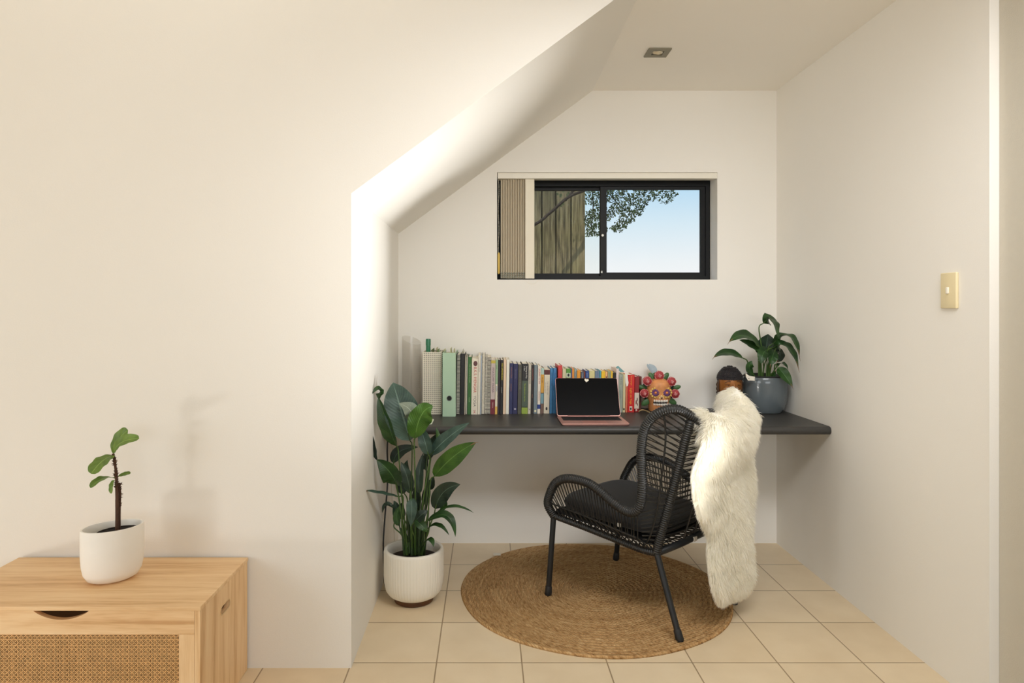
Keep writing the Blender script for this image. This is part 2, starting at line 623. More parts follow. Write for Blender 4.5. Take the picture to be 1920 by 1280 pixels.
for k in range(60):
    cd.ellipsoid((WX0 + .008 + .002 * math.sin(k * .2), YB + .012, WZ1 - .04 - k * .0065), (.0021, .0021, .0024), None, 6, 4)
cd.build('bead_chain', PVC, bl)
ch = MB()
ch.lathe([(.003, 0), (.0065, .006), (.0068, .10), (.004, .112)], (WX0 + .009, YB + .012, WZ0 + .03), 12)
ch.build('cord_weight', M((214, 182, 92), 0.45), bl)
lp = MB()
lp.tube(catmull([P(985, 526, YB - .004), P(992, 531, YB - .004), P(1000, 532, YB - .004), P(1006, 529, YB - .004), P(1010, 525.5, YB - .003), P(1030, 524.5, YB + .004)], 6), 0.0008, 5)
lp.build('bottom_chain', PVC, bl)

# ------------------------------------------------------------------ outside the window
def fence_mat():
    m, t, p, out = new_mat('weathered_fence')
    tc = t.nodes.new('ShaderNodeTexCoord')
    mp = t.nodes.new('ShaderNodeMapping')
    mp.inputs['Scale'].default_value = (48, 48, 3.2)
    oi = t.nodes.new('ShaderNodeObjectInfo')
    va = t.nodes.new('ShaderNodeVectorMath')
    va.operation = 'ADD'
    t.links.new(tc.outputs['Object'], va.inputs[0])
    cbx = t.nodes.new('ShaderNodeCombineXYZ')
    t.links.new(math_node(t, 'MULTIPLY', oi.outputs['Random'], 9.0), cbx.inputs[2])
    t.links.new(math_node(t, 'MULTIPLY', oi.outputs['Random'], 5.0), cbx.inputs[0])
    t.links.new(cbx.outputs[0], va.inputs[1])
    t.links.new(va.outputs[0], mp.inputs[0])
    n1 = t.nodes.new('ShaderNodeTexNoise')
    n1.inputs['Scale'].default_value = 1.6
    n1.inputs['Detail'].default_value = 6
    t.links.new(mp.outputs[0], n1.inputs['Vector'])
    n2 = t.nodes.new('ShaderNodeTexNoise')
    n2.inputs['Scale'].default_value = 6
    n2.inputs['Detail'].default_value = 5
    t.links.new(tc.outputs['Object'], n2.inputs['Vector'])
    a = ramp(t, n1.outputs['Fac'], [(0.3, (66, 54, 40)), (0.5, (150, 130, 98)), (0.72, (186, 170, 134))])
    b = ramp(t, n1.outputs['Fac'], [(0.3, (62, 58, 32)), (0.7, (140, 130, 80))])
    mx = t.nodes.new('ShaderNodeMix')
    mx.data_type = 'RGBA'
    t.links.new(math_node(t, 'SMOOTH_MIN', math_node(t, 'MULTIPLY', n2.outputs['Fac'], 1.1), 0.8, 0.2), mx.inputs[0])
    t.links.new(a, mx.inputs[6])
    t.links.new(b, mx.inputs[7])
    hv = t.nodes.new('ShaderNodeHueSaturation')
    t.links.new(mx.outputs[2], hv.inputs['Color'])
    t.links.new(math_node(t, 'ADD', math_node(t, 'MULTIPLY', oi.outputs['Random'], .55), .85), hv.inputs['Value'])
    t.links.new(hv.outputs[0], p.inputs['Base Color'])
    p.inputs['Roughness'].default_value = 0.9
    return m
FENCE = fence_mat()
YFN = 4.9
fn = thing('timber_fence', (0.2, YFN, 0), 'mossy weathered upright board fence seen through the left window pane', 'fence')
xe = (1097 - CX) * YFN / F
k = 0
x = xe
while x > -0.9:
    wide, gap = 0.094 + .005 * math.sin(k * 2.1), 0.011
    MB().box(x - wide, x, YFN + .004 * math.sin(k * 1.7), YFN + .020 + .004 * math.sin(k * 1.7), 0, 2.55 + .01 * math.sin(k * 3.1), .003).build('paling', FENCE, fn)
    MB().box(x - wide - gap - .03, x - wide + .03, YFN + .046, YFN + .064, 0, 2.53 + .012 * math.sin(k * 2.3), .003).build('backing_paling', FENCE, fn)
    x -= wide + gap
    k += 1
for z in (.35, 1.3, 2.3):
    MB().box(-.9, xe - .02, YFN + .069, YFN + .11, z, z + .08).build('rail', FENCE, fn, smooth=False)
struct(MB().box(-6, 9, YB + .2, 12, -.1, -0.001).build('ground', M((112, 106, 78), 0.95, var=.2, scale=6), smooth=False))

tr = thing('garden_tree', (-0.75, 4.55, 0), 'leafy tree branching across the sky and fence outside the window', 'tree')
BARK = M((70, 56, 44), 0.9, var=.25, scale=30, bump=.6, bscale=80)
mb = MB()
br = catmull([(-.75, 4.55, 0), (-.72, 4.55, .9), (-.5, 4.6, 1.4), P(985, 430, 4.65), P(1030, 400, 4.68), P(1065, 370, 4.7), P(1100, 355, 4.72), P(1135, 335, 4.75), P(1180, 300, 4.8)], 8)
rr = [0.05 - 0.040 * min(1, i / (len(br) * .40)) for i in range(len(br))]
mb.tube(br, rr, 8)
mb.tube(catmull([P(1060, 376, 4.7), P(1080, 352, 4.72), P(1100, 330, 4.75), P(1115, 300, 4.78)], 5), 0.008, 6)
mb.tube(catmull([P(1125, 340, 4.74), P(1150, 372, 4.8), P(1175, 395, 4.85), P(1200, 392, 4.9)], 5), 0.004, 5)
mb.tube(catmull([P(1170, 308, 4.79), P(1215, 340, 4.85), P(1250, 352, 4.9), P(1266, 362, 4.95)], 5), 0.004, 5)
mb.tube(catmull([P(1110, 350, 4.73), P(1112, 390, 4.75), P(1108, 430, 4.78)], 5), 0.004, 5)
mb.build('trunk', BARK, tr)
def in_poly(x, y, poly):
    c = False
    j = len(poly) - 1
    for i in range(len(poly)):
        xi, yi = poly[i]
        xj, yj = poly[j]
        if (yi > y) != (yj > y) and x < (xj - xi) * (y - yi) / (yj - yi) + xi:
            c = not c
        j = i
    return c
poly = [(1094, 300), (1290, 300), (1276, 346), (1268, 366), (1250, 384), (1232, 374), (1216, 376), (1204, 396), (1196, 412), (1180, 418), (1166, 434), (1150, 432), (1140, 426), (1128, 440), (1102, 443), (1096, 420)]
MLEAF = M((88, 104, 58), 0.6, var=.35, scale=14)
lf = MB()
cnt = 0
while cnt < 5200:
    px, py = rnd.uniform(1090, 1292), rnd.uniform(296, 446)
    if not in_poly(px, py, poly):
        continue
    if noise.noise(Vector((px * .05, py * .05, 1.3))) < -0.34 + 0.4 * (px > 1215) * rnd.random():
        continue
    c = P(px, py, rnd.uniform(4.5, 4.87))
    d = Vector((rnd.uniform(-1, 1), rnd.uniform(-1, 1), rnd.uniform(-1.2, .4))).normalized()
    s = d.cross(Vector((rnd.uniform(-1, 1), rnd.uniform(-1, 1), rnd.uniform(-1, 1)))).normalized()
    L = rnd.uniform(.012, .023)
    w = L * rnd.uniform(.22, .34)
    nn = d.cross(s) * (w * .25)
    lf.add([c, c + d * L * .35 + s * w, c + d * L * .75 + s * w * .7, c + d * L, c + d * L * .75 - s * w * .7, c + d * L * .35 - s * w, c + d * L * .5 + nn],
           [(0, 1, 6), (1, 2, 6), (2, 3, 6), (3, 4, 6), (4, 5, 6), (5, 0, 6)])
    cnt += 1
for k in range(12):   # a few yellow green leaves in front of the fence
    px, py = rnd.uniform(1042, 1064), rnd.uniform(350, 392)
    c = P(px, py, 4.72)
    lf.add([c, c + Vector((.012, 0, .004)), c + Vector((.016, .004, -.012)), c + Vector((.003, 0, -.012))], [(0, 1, 2, 3)])
fo = lf.build('foliage', MLEAF, tr, recalc=False)
fo['kind'] = 'stuff'

# ------------------------------------------------------------------ ceiling downlight
dl = thing('downlight', (0.76, 3.03, ZC), 'square grey recessed downlight in the nook ceiling', 'ceiling light')
STEEL = M((136, 130, 112), 0.45, 0.6)
mb = MB()
mb.plate([(LX0 - .005, LY0 - .005), (LX1 + .005, LY0 - .005), (LX1 + .005, LY1 + .005), (LX0 - .005, LY1 + .005)],
         [[(LX0 + .021, LY0 + .021), (LX1 - .021, LY0 + .021), (LX1 - .021, LY1 - .021), (LX0 + .021, LY1 - .021)]], lambda a, b, d: (a, b, ZC - .001 - d), .005)
mb.build('bezel', STEEL, dl, smooth=False)
mb = MB()
mb.box(LX0 + .001, LX1 - .001, LY0 + .001, LY1 - .001, ZC + .07, ZC + .09)
mb.build('recess', M((20, 19, 17), .8), dl, smooth=False)
mb = MB()
tilt = Matrix.Rotation(R(8), 3, 'Y') @ Matrix.Rotation(R(6), 3, 'X')
b0 = len(mb.v)
mb.lathe([(.012, .05), (.024, .012), (.0255, .0), (.0235, -.004), (.021, .0), (.014, .012), (.004, .016)], (0, 0, 0), 28)
for i in range(b0, len(mb.v)):
    mb.v[i] = tilt @ mb.v[i] + Vector((.757, 3.028, ZC - .001))
mb.build('lamp', M((226, 216, 192), 0.25, 0.15), dl)

# ------------------------------------------------------------------ light switch
sy = 2.226
sw = thing('light_switch', (XR, sy, 1.2817), 'cream light switch plate on the right wall', 'light switch')
MB().box(XR - .010, XR - .0003, sy - .038, sy + .038, 1.2817 - .058, 1.2817 + .058, .003).build('plate', M((228, 213, 172), .4), sw)
MB().box(XR - .015, XR - .0095, sy - .0065, sy + .0065, 1.2817 - .011, 1.2817 + .011, .0025).build('rocker', M((240, 234, 218), .3), sw)

# ------------------------------------------------------------------ desk
ZD = 0.705
YD = 2.994
DESK = M((58, 56, 53), 0.42, var=.04, scale=60, bump=.05, bscale=700, spec=.4)
dk = thing('desk', (0.5, 3.28, ZD - .04), 'dark grey wall to wall desk top with rounded front edge', 'desk')
prof = [(YB - .001, ZD - .036), (YB - .001, ZD)]
r = .018
prof += [(YD + r - r * math.sin(a), ZD - r + r * math.cos(a)) for a in [math.pi * k / 12 for k in range(13)]]
mb = MB()
mb.plate(prof, [], lambda a, b, d: (XL + .002 + d, a, b), XR - XL - .004)
mb.build('desktop', DESK, dk, angle=35)
for sgn, xw in ((-1, XR - .003), (1, XL + .003)):
    mb = MB()
    mb.plate([(YD + .06, ZD - .0365), (YB - .002, ZD - .0365), (YB - .002, ZD - .075), (YD + .075, ZD - .046)], [], lambda a, b, d: (xw + sgn * d, a, b), .022)
    mb.build('bracket', M((214, 208, 194), .5), dk, smooth=False)

# ------------------------------------------------------------------ books
PAGES = M((232, 226, 210), .9, var=.05, scale=200, aniso=(6, .2, .2))
def Ys(x):
    return 3.345 + (x - 885) * (.07 / 295)
SPINE_ROT = Matrix(((0, 1, 0, 0), (0, 0, -1, 0), (-1, 0, 0, 0), (0, 0, 0, 1)))
LEAN = .016
BOOKS = 'books standing in the row on the desk'
def book(x0, x1, top, rgb, label, bands=(), texts=(), depth=.15, coil=None, marks=(), name='book', rough=.45, lean=LEAN, dy=0.0):
    xm = (x0 + x1) / 2
    Y = Ys(xm) + dy
    h = H - (top - CY) * Y / F - ZD
    w = (x1 - x0) * Y / F - .0006
    depth = min(depth, YB - .012 - Y)
    bx = (xm - 1.0 - CX) * Y / F
    b = thing(name, (bx, Y, ZD + .0003 + abs(math.sin(lean)) * w / 2), label, name.replace('_', ' '), BOOKS, (0, lean, 0))
    cv = .0016 if w > .006 else .0009
    col = M(rgb, rough, var=.05, scale=60)
    mb = MB()
    if coil:
        mb.box(-w / 2, -w / 2 + cv, 0.004, depth, 0, h)
        mb.box(w / 2 - cv, w / 2, 0.004, depth, 0, h)
    else:
        mb.plate([(-w / 2, depth), (-w / 2, .0012), (-w / 2 + .0012, 0), (w / 2 - .0012, 0), (w / 2, .0012), (w / 2, depth), (w / 2 - cv, depth), (w / 2 - cv, cv), (-w / 2 + cv, cv), (-w / 2 + cv, depth)],
                 [], lambda a, c, d: (a, c, d), h)
    mb.build('cover', col, b, smooth=False, local=True)
    MB().box(-w / 2 + cv, w / 2 - cv, cv + .003, depth - .003, .002, h - .003).build('page_block', PAGES, b, smooth=False, local=True)
    for (f0, f1, c) in bands:
        MB().box(-w / 2 - .00005, w / 2 + .00005, -.0004, .0012, h * f0, h * f1).build('spine_band', M(c, rough), b, smooth=False, local=True)
    for (bx_, f, sx_, sz_, c) in marks:
        mb = MB()
        mb.ellipsoid((bx_ * w, -.0003, h * f), (sx_ * w, .0005, sz_), None, 12, 6)
        mb.build('emblem', M(c, .5), b, local=True)
    for (body, c, fstart, size, off) in texts:
        mtx = Matrix.Translation((off * w, -.0008, h * fstart)) @ SPINE_ROT
        text_mesh('title', body, size, M(c, .5), b, mtx)
    if coil:
        mb = MB()
        n = int(h / .0065)
        for k in range(n):
            z = .004 + k * (h - .008) / (n - 1)
            pts = [(math.cos(a) * (w / 2 - .0005), .004 + math.sin(a) * .006, z) for a in [2 * math.pi * q / 8 for q in range(8)]]
            mb.tube(pts, .0012 if w > .01 else .0009, 4, closed=True)
        mb.build('coil', M(coil, .5), b, local=True)
    return b

WHT, BK, RD, GD = (232, 226, 210), (24, 22, 24), (176, 40, 34), (214, 178, 60)
book(856, 863, 664, (22, 25, 34), 'black ring bound book right of the green binder', coil=(20, 24, 34), depth=.2)
book(863.2, 871.2, 663, (24, 23, 22), 'black document folder with papers sticking out of its top', depth=.21, name='folder')
book(871.4, 873.4, 667, (196, 186, 166), 'thin beige booklet beside the black document folder', depth=.2)
book(873.5, 876.8, 668, (30, 28, 28), 'thin black notebook with a white dotted coil beside the green spine', coil=(226, 220, 206), depth=.2)
book(877, 883.8, 669, (52, 104, 46), 'dark green book with pale lettering on its spine', texts=[('THE COMPLETE WORKS', (150, 182, 128), .88, .0085, 0), ('YOGA', (150, 182, 128), .3, .0085, 0)], depth=.2)
book(884, 896, 672, (228, 219, 200), 'white book with large red and grey title and a round portrait on its spine', depth=.2,
     bands=[(0, .0001, WHT)], texts=[('B.K.S. IYENGAR', (196, 88, 76), .85, .0188, 0.05), ('YOGA', (120, 112, 104), .335, .0188, 0.05), ('DK', (186, 60, 60), .085, .013, 0.02)],
     marks=[(.08, .91, .33, .013, (96, 58, 58))])
book(896.2, 901, 665, (224, 217, 200), 'slim off white book right of the red titled white one', texts=[('LIGHT ON LIFE', (170, 160, 150), .85, .006, 0)], depth=.2)
book(901.2, 903.2, 666, (186, 198, 212), 'very thin pale blue booklet left of the ring bound notebooks', depth=.2)
book(903.4, 909.5, 665, (26, 25, 25), 'black ring bound notebook with a bold white comb', coil=(228, 222, 206), depth=.2)
book(909.7, 913.4, 668, (232, 226, 212), 'slim white ring bound notebook between two wider ones', coil=(60, 58, 56), depth=.2)
book(913.6, 920, 669, (222, 214, 194), 'cream ring bound notebook left of the pink grey book', coil=(70, 66, 62), depth=.2)
book(920.2, 928.6, 674, (196, 180, 174), 'pinkish grey book with yellow top label and maroon foot', depth=.19,
     bands=[(0, .27, (112, 28, 40)), (.93, .985, (196, 176, 70))], texts=[('ANATOMY TRAINS', (112, 84, 98), .86, .0145, 0), ('MEDICAL', (226, 200, 190), .22, .007, 0)])
book(928.8, 933.4, 674, (222, 214, 190), 'thin book with green top, blue lettering and yellow foot', depth=.18,
     bands=[(.55, 1, (150, 176, 140)), (0, .14, (214, 172, 84))], texts=[('YOGA', (60, 110, 160), .52, .010, 0), ('the path', (70, 90, 70), .9, .006, 0)])
book(933.6, 938, 675, (44, 32, 42), 'dark plum book left of the yellow titled black one', depth=.18)
book(938.2, 943.6, 675, (24, 22, 22), 'black book with bright yellow title', depth=.18, texts=[('THE UPANISHADS', (214, 196, 40), .95, .0105, .05), ('translated', (190, 186, 176), .5, .007, 0)])
book(943.8, 949, 674, (226, 198, 168), 'peach spined book left of a plain white one', depth=.19)
book(949.2, 955, 674, (230, 228, 214), 'plain white book left of the navy pair', depth=.19)
book(955.4, 961.9, 681, (42, 46, 88), 'navy book with orange lettering, left of the navy pair', depth=.17, texts=[('YOGA SUTRAS', (168, 110, 84), .93, .0085, 0), ('commentary', (168, 110, 84), .6, .0075, 0)])
book(962.1, 970.9, 682, (36, 36, 80), 'navy book with grey lettering, right of the navy pair', depth=.17, texts=[('MEDITATION', (112, 112, 140), .9, .008, 0)], marks=[(0, .1, .22, .005, (180, 176, 190))])
book(971.1, 978.5, 683, (78, 76, 66), 'olive grey book with faded lettering', depth=.17, texts=[('THE HEART OF PRACTICE', (138, 134, 118), .9, .0085, 0)])
book(978.7, 990.2, 682, (30, 30, 32), 'thick black book with white title, green picture and lime foot', depth=.17,
     bands=[(0, .125, (142, 164, 60)), (.14, .66, (74, 88, 72))], texts=[('Pointing the Way', (236, 232, 224), .95, .0085, .22), ('in Zen', (236, 232, 224), .95, .0085, -.12), ('The Awakened in the Day', (178, 200, 50), .61, .0085, -.02)])
book(990.4, 996, 683, (196, 190, 174), 'light grey book with thin dark title', depth=.17, texts=[('PLACE NAMES', (120, 116, 110), .88, .0105, 0), ('P', (60, 58, 58), .1, .012, 0)])
book(996.2, 1001, 684, (36, 28, 26), 'narrow dark brown book with reddish lettering', depth=.17, texts=[('YOGA ANATOMY', (150, 80, 70), .93, .0075, 0), ('second', (150, 100, 80), .4, .006, 0)])
book(1001.2, 1008, 684, (116, 130, 136), 'blue grey book with a small cream disc at its foot', depth=.17, marks=[(0, .055, .3, .006, (222, 214, 180))], texts=[('HEALING', (150, 160, 164), .93, .008, 0)])
book(1008.2, 1014, 686, (226, 216, 200), 'white book with red title and a blue square low on its spine', depth=.16, bands=[(.10, .19, (34, 58, 130))], texts=[('JOURNEY TO THE', (182, 48, 50), .94, .0092, 0), ('COMPANION', (150, 60, 60), .47, .0075, 0)])
book(1014.2, 1020, 690, (110, 84, 70), 'slim book with pale blue, orange and brown spine', depth=.15, bands=[(.86, 1, (170, 196, 186)), (.46, .86, (208, 156, 60)), (.22, .44, (112, 150, 160))], texts=[('the light', (120, 70, 30), .8, .0085, 0)])
book(1020.2, 1031, 692, (216, 206, 184), 'cream book with a dark brown square near its top', depth=.15, bands=[(.875, .985, (88, 34, 30))], texts=[('THE SECRET OF', (150, 136, 120), .73, .0095, .12), ('the yoga teacher', (160, 146, 130), .7, .008, -.25)], marks=[(0, .11, .16, .008, (52, 44, 40))])
book(1031.2, 1036.7, 690, (62, 124, 172), 'bright blue book, left of the bright blue pair', depth=.15, texts=[('PRACTICE GUIDE', (40, 70, 120), .9, .0085, 0)])
book(1036.9, 1043.6, 690, (54, 116, 168), 'bright blue book, right of the bright blue pair', depth=.15, texts=[('PRACTICE GUIDE', (40, 70, 120), .9, .0085, 0)])
book(1046, 1054, 685, (202, 62, 58), 'coral red book behind the left edge of the laptop screen', depth=.15, texts=[('. : . : . : . : .', (226, 130, 110), .97, .012, 0)])
book(1054.4, 1061.2, 691, (206, 200, 160), 'pale khaki book between the coral and green spines', depth=.13)
book(1061.4, 1070, 691, (86, 142, 52), 'green book with a dark figure on its spine', depth=.13, bands=[(.8, .9, (196, 206, 176))], marks=[(0, .855, .26, .008, (34, 36, 40))])
book(1070.2, 1072.2, 691, (70, 104, 160), 'very thin blue book right of the green figure spine', depth=.13)
book(1072.4, 1076.6, 691, (222, 142, 58), 'narrow orange book beside the grey blue lettered one', depth=.13)
book(1076.8, 1081.4, 692, (146, 164, 162), 'narrow grey blue book with dark lettering', depth=.13, texts=[('TANTRA', (60, 70, 84), .96, .009, 0)])
book(1081.8, 1088.4, 694, (226, 152, 44), 'wider orange book above the laptop screen', depth=.12)
book(1089.2, 1094.8, 697, (82, 88, 104), 'slate coloured book right of the wider orange one', depth=.12, texts=[('NIDRA', (160, 166, 176), .97, .009, 0)])
book(1095, 1097.4, 697, (142, 70, 50), 'very thin rust brown book beside the royal blue one', depth=.12)
book(1097.6, 1104.4, 695, (40, 74, 138), 'royal blue book behind the heart sticker', depth=.12, texts=[('spirit', (140, 160, 200), .95, .009, 0)])
book(1104.6, 1115.2, 695, (212, 202, 142), 'wide pale yellow book behind the laptop screen', depth=.13)
book(1115.4, 1123.4, 695, (108, 128, 150), 'grey blue book with a purple patch on its spine', depth=.13, bands=[(.66, .82, (128, 108, 152))], texts=[('= = =', (70, 86, 110), .99, .009, 0)])
book(1123.6, 1127.2, 695, (84, 156, 168), 'narrow teal book left of the bright yellow one', depth=.13)
book(1127.4, 1134.6, 696, (232, 188, 40), 'bright yellow book behind the laptop screen', depth=.12)
book(1134.8, 1139.4, 697, (232, 178, 120), 'pale orange book with a small black dot', depth=.12, marks=[(0, .87, .28, .0035, (30, 26, 26))])
book(1139.6, 1145.4, 696, (160, 164, 130), 'sage green book left of the narrow yellow one', depth=.12, texts=[('PEACE', (96, 104, 90), .97, .009, 0)])
book(1145.6, 1149, 696, (234, 190, 54), 'narrow yellow book left of the black one', depth=.12)
book(1149.2, 1155, 699, (28, 28, 26), 'short black book behind the top right of the laptop', depth=.12)
book(1155.2, 1160.4, 691, (224, 206, 200), 'tall pale pink book right of the laptop screen', depth=.14)
book(1160.6, 1168.2, 702, (158, 166, 152), 'grey green book beside the right edge of the laptop', depth=.13, texts=[('THE YOGI', (96, 104, 104), .93, .0085, 0), ('a complete guide', (120, 128, 122), .6, .0065, 0)])
book(1168.4, 1173.2, 702, (216, 204, 160), 'pale cream book with a black emblem at its foot', depth=.13, marks=[(0, .09, .3, .006, (32, 28, 28))])
book(1173.4, 1177.4, 703, (214, 118, 88), 'narrow salmon book left of the bright red one', depth=.13)
book(1177.6, 1190, 703, (204, 38, 34), 'bright red book with yellow title, right of the laptop', depth=.14,
     texts=[('B.K.S. Iyengar', (236, 170, 50), .97, .0085, 0), ('Light on Yoga', (240, 176, 44), .65, .0145, -.02)], bands=[], marks=[]).name = 'book'
bb = [o for o in bpy.data.objects if o.get('label') == 'bright red book with yellow title, right of the laptop'][0]
MB().box(-.007, .006, -.0006, .001, .008, .030).build('publisher_patch', M((230, 222, 206), .5), bb, smooth=False, local=True)
MB().box(-.004, .003, -.0012, .0, .013, .024).build('publisher_mark', M((44, 36, 36), .5), bb, smooth=False, local=True)
book(1190.2, 1198.8, 706, (140, 30, 34), 'dark red book with a white figured lower half', depth=.14, bands=[(.1, .55, (218, 206, 190))], marks=[(.1, .36, .12, .010, (60, 30, 34)), (-.12, .28, .14, .012, (120, 30, 36)), (.16, .22, .1, .008, (90, 30, 34)), (-.05, .06, .2, .005, (220, 206, 190))])
book(1199, 1203.4, 706, (112, 56, 44), 'last book on the right of the row, dark reddish brown', depth=.14, dy=.055)
# torn white paper sleeve on the salmon book
pp = MB()
pa = Ys(1175) - .004
pp.plate([((x - CX) * pa / F, H - (y - CY) * pa / F) for x, y in ((1172, 698), (1176.5, 699), (1177.2, 709), (1178.6, 717), (1177.6, 723), (1174.5, 724.5), (1172.6, 716))], [], lambda a, b, d: (a, pa + d, b), .0008)
pp = pp.build('paper_slip', M((236, 230, 220), .8), None, smooth=False)
tag(pp, 'torn white paper slip on the salmon book', 'paper slip')
fl = MB()
Yf_ = 3.43
fl.plate([((x - CX) * Yf_ / F, H - (y - CY) * Yf_ / F) for x, y in ((1154.5, 688), (1159, 685.5), (1171, 696.8), (1163, 697))], [], lambda a, b, d: (a, Yf_ + d * .2, b - d * .2), .002)
fl = fl.build('card', M((112, 158, 162), .6), None, smooth=False)
tag(fl, 'teal card poking up above the grey green book beside the laptop', 'card')

# upright papers poking out of the folder
fp = [o for o in bpy.data.objects if o.get('label', '').startswith('black document folder')][0]
for i, (a, w, t_, c) in enumerate(((-.006, .10, .020, (226, 222, 208)), (-.002, .08, .032, (200, 196, 182)), (.003, .09, .026, (232, 228, 216)))):
    MB().box(a, a + .0012, .03, .03 + w, .2, .285 + t_).build('paper_sheet', M(c, .9), fp, smooth=False, local=True)

# ------------------------------------------------------------------ magazine file, binder, tube, pen bottle, booklet
def perforated():
    m, t, p, out = new_mat('perforated_white_card')
    g = t.nodes.new('ShaderNodeTexCoord')
    s = t.nodes.new('ShaderNodeSeparateXYZ')
    t.links.new(g.outputs['Object'], s.inputs[0])
    pitch = .0097
    def cell(ax):
        return math_node(t, 'SUBTRACT', math_node(t, 'FRACT', math_node(t, 'ADD', math_node(t, 'DIVIDE', s.outputs[ax], pitch), .5)), .5)
    cx, cz = cell('X'), cell('Z')
    d = math_node(t, 'SQRT', math_node(t, 'ADD', math_node(t, 'MULTIPLY', cx, cx), math_node(t, 'MULTIPLY', cz, cz)))
    k = math_node(t, 'LESS_THAN', d, .27)
    mx = t.nodes.new('ShaderNodeMix')
    mx.data_type = 'RGBA'
    mx.inputs[6].default_value = srgb(228, 221, 202)
    mx.inputs[7].default_value = srgb(34, 32, 30)
    t.links.new(k, mx.inputs[0])
    t.links.new(mx.outputs[2], p.inputs['Base Color'])
    p.inputs['Roughness'].default_value = .6
    return m
ym = 3.346
xa, xb = (792.5 - CX) * ym / F, (828 - CX) * ym / F
zt = H - (660 - CY) * ym / F
mf = thing('magazine_file', ((xa + xb) / 2, ym, ZD), 'white magazine file with rows of punched holes', 'magazine file')
MB().plate([(xa, ym), (xb, ym), (xb, ym + .2), (xa, ym + .2)], [[(xa + .002, ym + .002), (xb - .002, ym + .002), (xb - .002, ym + .198), (xa + .002, ym + .198)]],
           lambda a, b, d: (a, b, ZD + .0006 + d), zt - ZD).build('shell', perforated(), mf, smooth=False)
MB().box(xa + .0025, xb - .0025, ym + .0025, ym + .1975, ZD + .0008, ZD + .003).build('floor_panel', M((220, 214, 196), .7), mf, smooth=False)
gs = MB()
gx = (803 - CX) * 3.42 / F
gs.lathe([(.002, ZD + .004), (.0115, ZD + .004), (.0115, ZD + .335), (.0125, ZD + .336), (.0125, ZD + .365), (.011, ZD + .368)], (gx, 3.42, 0), 16)
gs_o = gs.build('glue_bottle', M((52, 122, 88), .3, var=.3, scale=90), None)
tag(gs_o, 'green topped bottle standing in the white punched file', 'bottle')
for i, (px, ht, c) in enumerate(((812, .012, (120, 140, 90)), (819, .018, (216, 208, 180)), (822, .010, (150, 170, 120)))):
    o = MB().box((px - CX) * 3.45 / F, (px - CX) * 3.45 / F + .0012, 3.38, 3.52, ZD + .004, zt + ht).build('document', M(c, .85), None, smooth=False)
    tag(o, ('green edged', 'tall cream', 'pale green')[i] + ' paper sheet standing in the white punched file', 'paper')
yb = 3.28
xa, xb = (828.2 - CX) * yb / F + .004, (855.3 - CX) * yb / F - .0025
zt2 = H - (661 - CY) * yb / F
gb = thing('ring_binder', ((xa + xb) / 2, yb, ZD), 'mint green lever arch binder with a finger hole', 'binder')
MINT = M((172, 200, 172), .5, var=.02, scale=100)
hx, hz = (xa + xb) / 2 + .001, H - (746.5 - CY) * yb / F
hole = [(hx + .0105 * math.cos(a), hz + .0105 * math.sin(a)) for a in [2 * math.pi * k / 28 for k in range(28)]]
mb = MB()
mb.plate([(xa, ZD + .0005), (xb, ZD + .0005), (xb, zt2), (xa, zt2)], [hole], lambda a, b, d: (a, yb + d, b), .002)
mb.box(xa, xa + .002, yb + .002, YB - .012, ZD + .0005, zt2)
mb.box(xb - .002, xb, yb + .002, YB - .012, ZD + .0005, zt2)
mb.build('cover', MINT, gb, smooth=False)
mb = MB()
mb.plate([(hx + .0128 * math.cos(a), hz + .0128 * math.sin(a)) for a in [2 * math.pi * k / 28 for k in range(28)]], [hole], lambda a, b, d: (a, yb - .001 + d, b), .001)
mb.build('finger_ring', M((120, 118, 112), .3, .8), gb)
fc = MB().lathe([(.0126, 0), (.0126, .012)], (0, 0, 0), 24).build('hole_shade_disc', M((18, 18, 18), .7), gb, local=True)  # black disc added behind the hole to stand for the shade inside
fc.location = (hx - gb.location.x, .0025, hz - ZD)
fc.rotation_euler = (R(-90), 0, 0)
MB().box(xa + .006, xb - .004, yb + .04, YB - .02, ZD + .004, zt2 - .012).build('paper_block', M((222, 216, 200), .9), gb, smooth=False)
for (px, ht) in ((833, .010), (845, .016), (851, .012)):
    MB().box((px - CX) * 3.4 / F, (px - CX) * 3.4 / F + .001, 3.36, 3.5, zt2 - .06, zt2 + ht).build('divider', M((206, 206, 170), .8), gb, smooth=False)

# clear tube with a slanted mouth
def acrylic():
    m, t, p, out = new_mat('clear_acrylic')
    t.nodes.remove(p)
    tr_n = t.nodes.new('ShaderNodeBsdfTransparent')
    tr_n.inputs[0].default_value = (.95, .945, .935, 1)
    df_n = t.nodes.new('ShaderNodeBsdfDiffuse')
    df_n.inputs[0].default_value = srgb(206, 200, 190)
    gl_n = t.nodes.new('ShaderNodeBsdfGlossy')
    gl_n.inputs['Roughness'].default_value = .12
    a, b = t.nodes.new('ShaderNodeMixShader'), t.nodes.new('ShaderNodeMixShader')
    a.inputs[0].default_value = .07
    b.inputs[0].default_value = .05
    t.links.new(tr_n.outputs[0], a.inputs[1])
    t.links.new(df_n.outputs[0], a.inputs[2])
    t.links.new(a.outputs[0], b.inputs[1])
    t.links.new(gl_n.outputs[0], b.inputs[2])
    t.links.new(b.outputs[0], out.inputs[0])
    return m
ACR = acrylic()
tb = MB()
tc_, tr_ = Vector(((771.5 - CX) * 3.42 / F, 3.42, ZD)), .048
rows = []
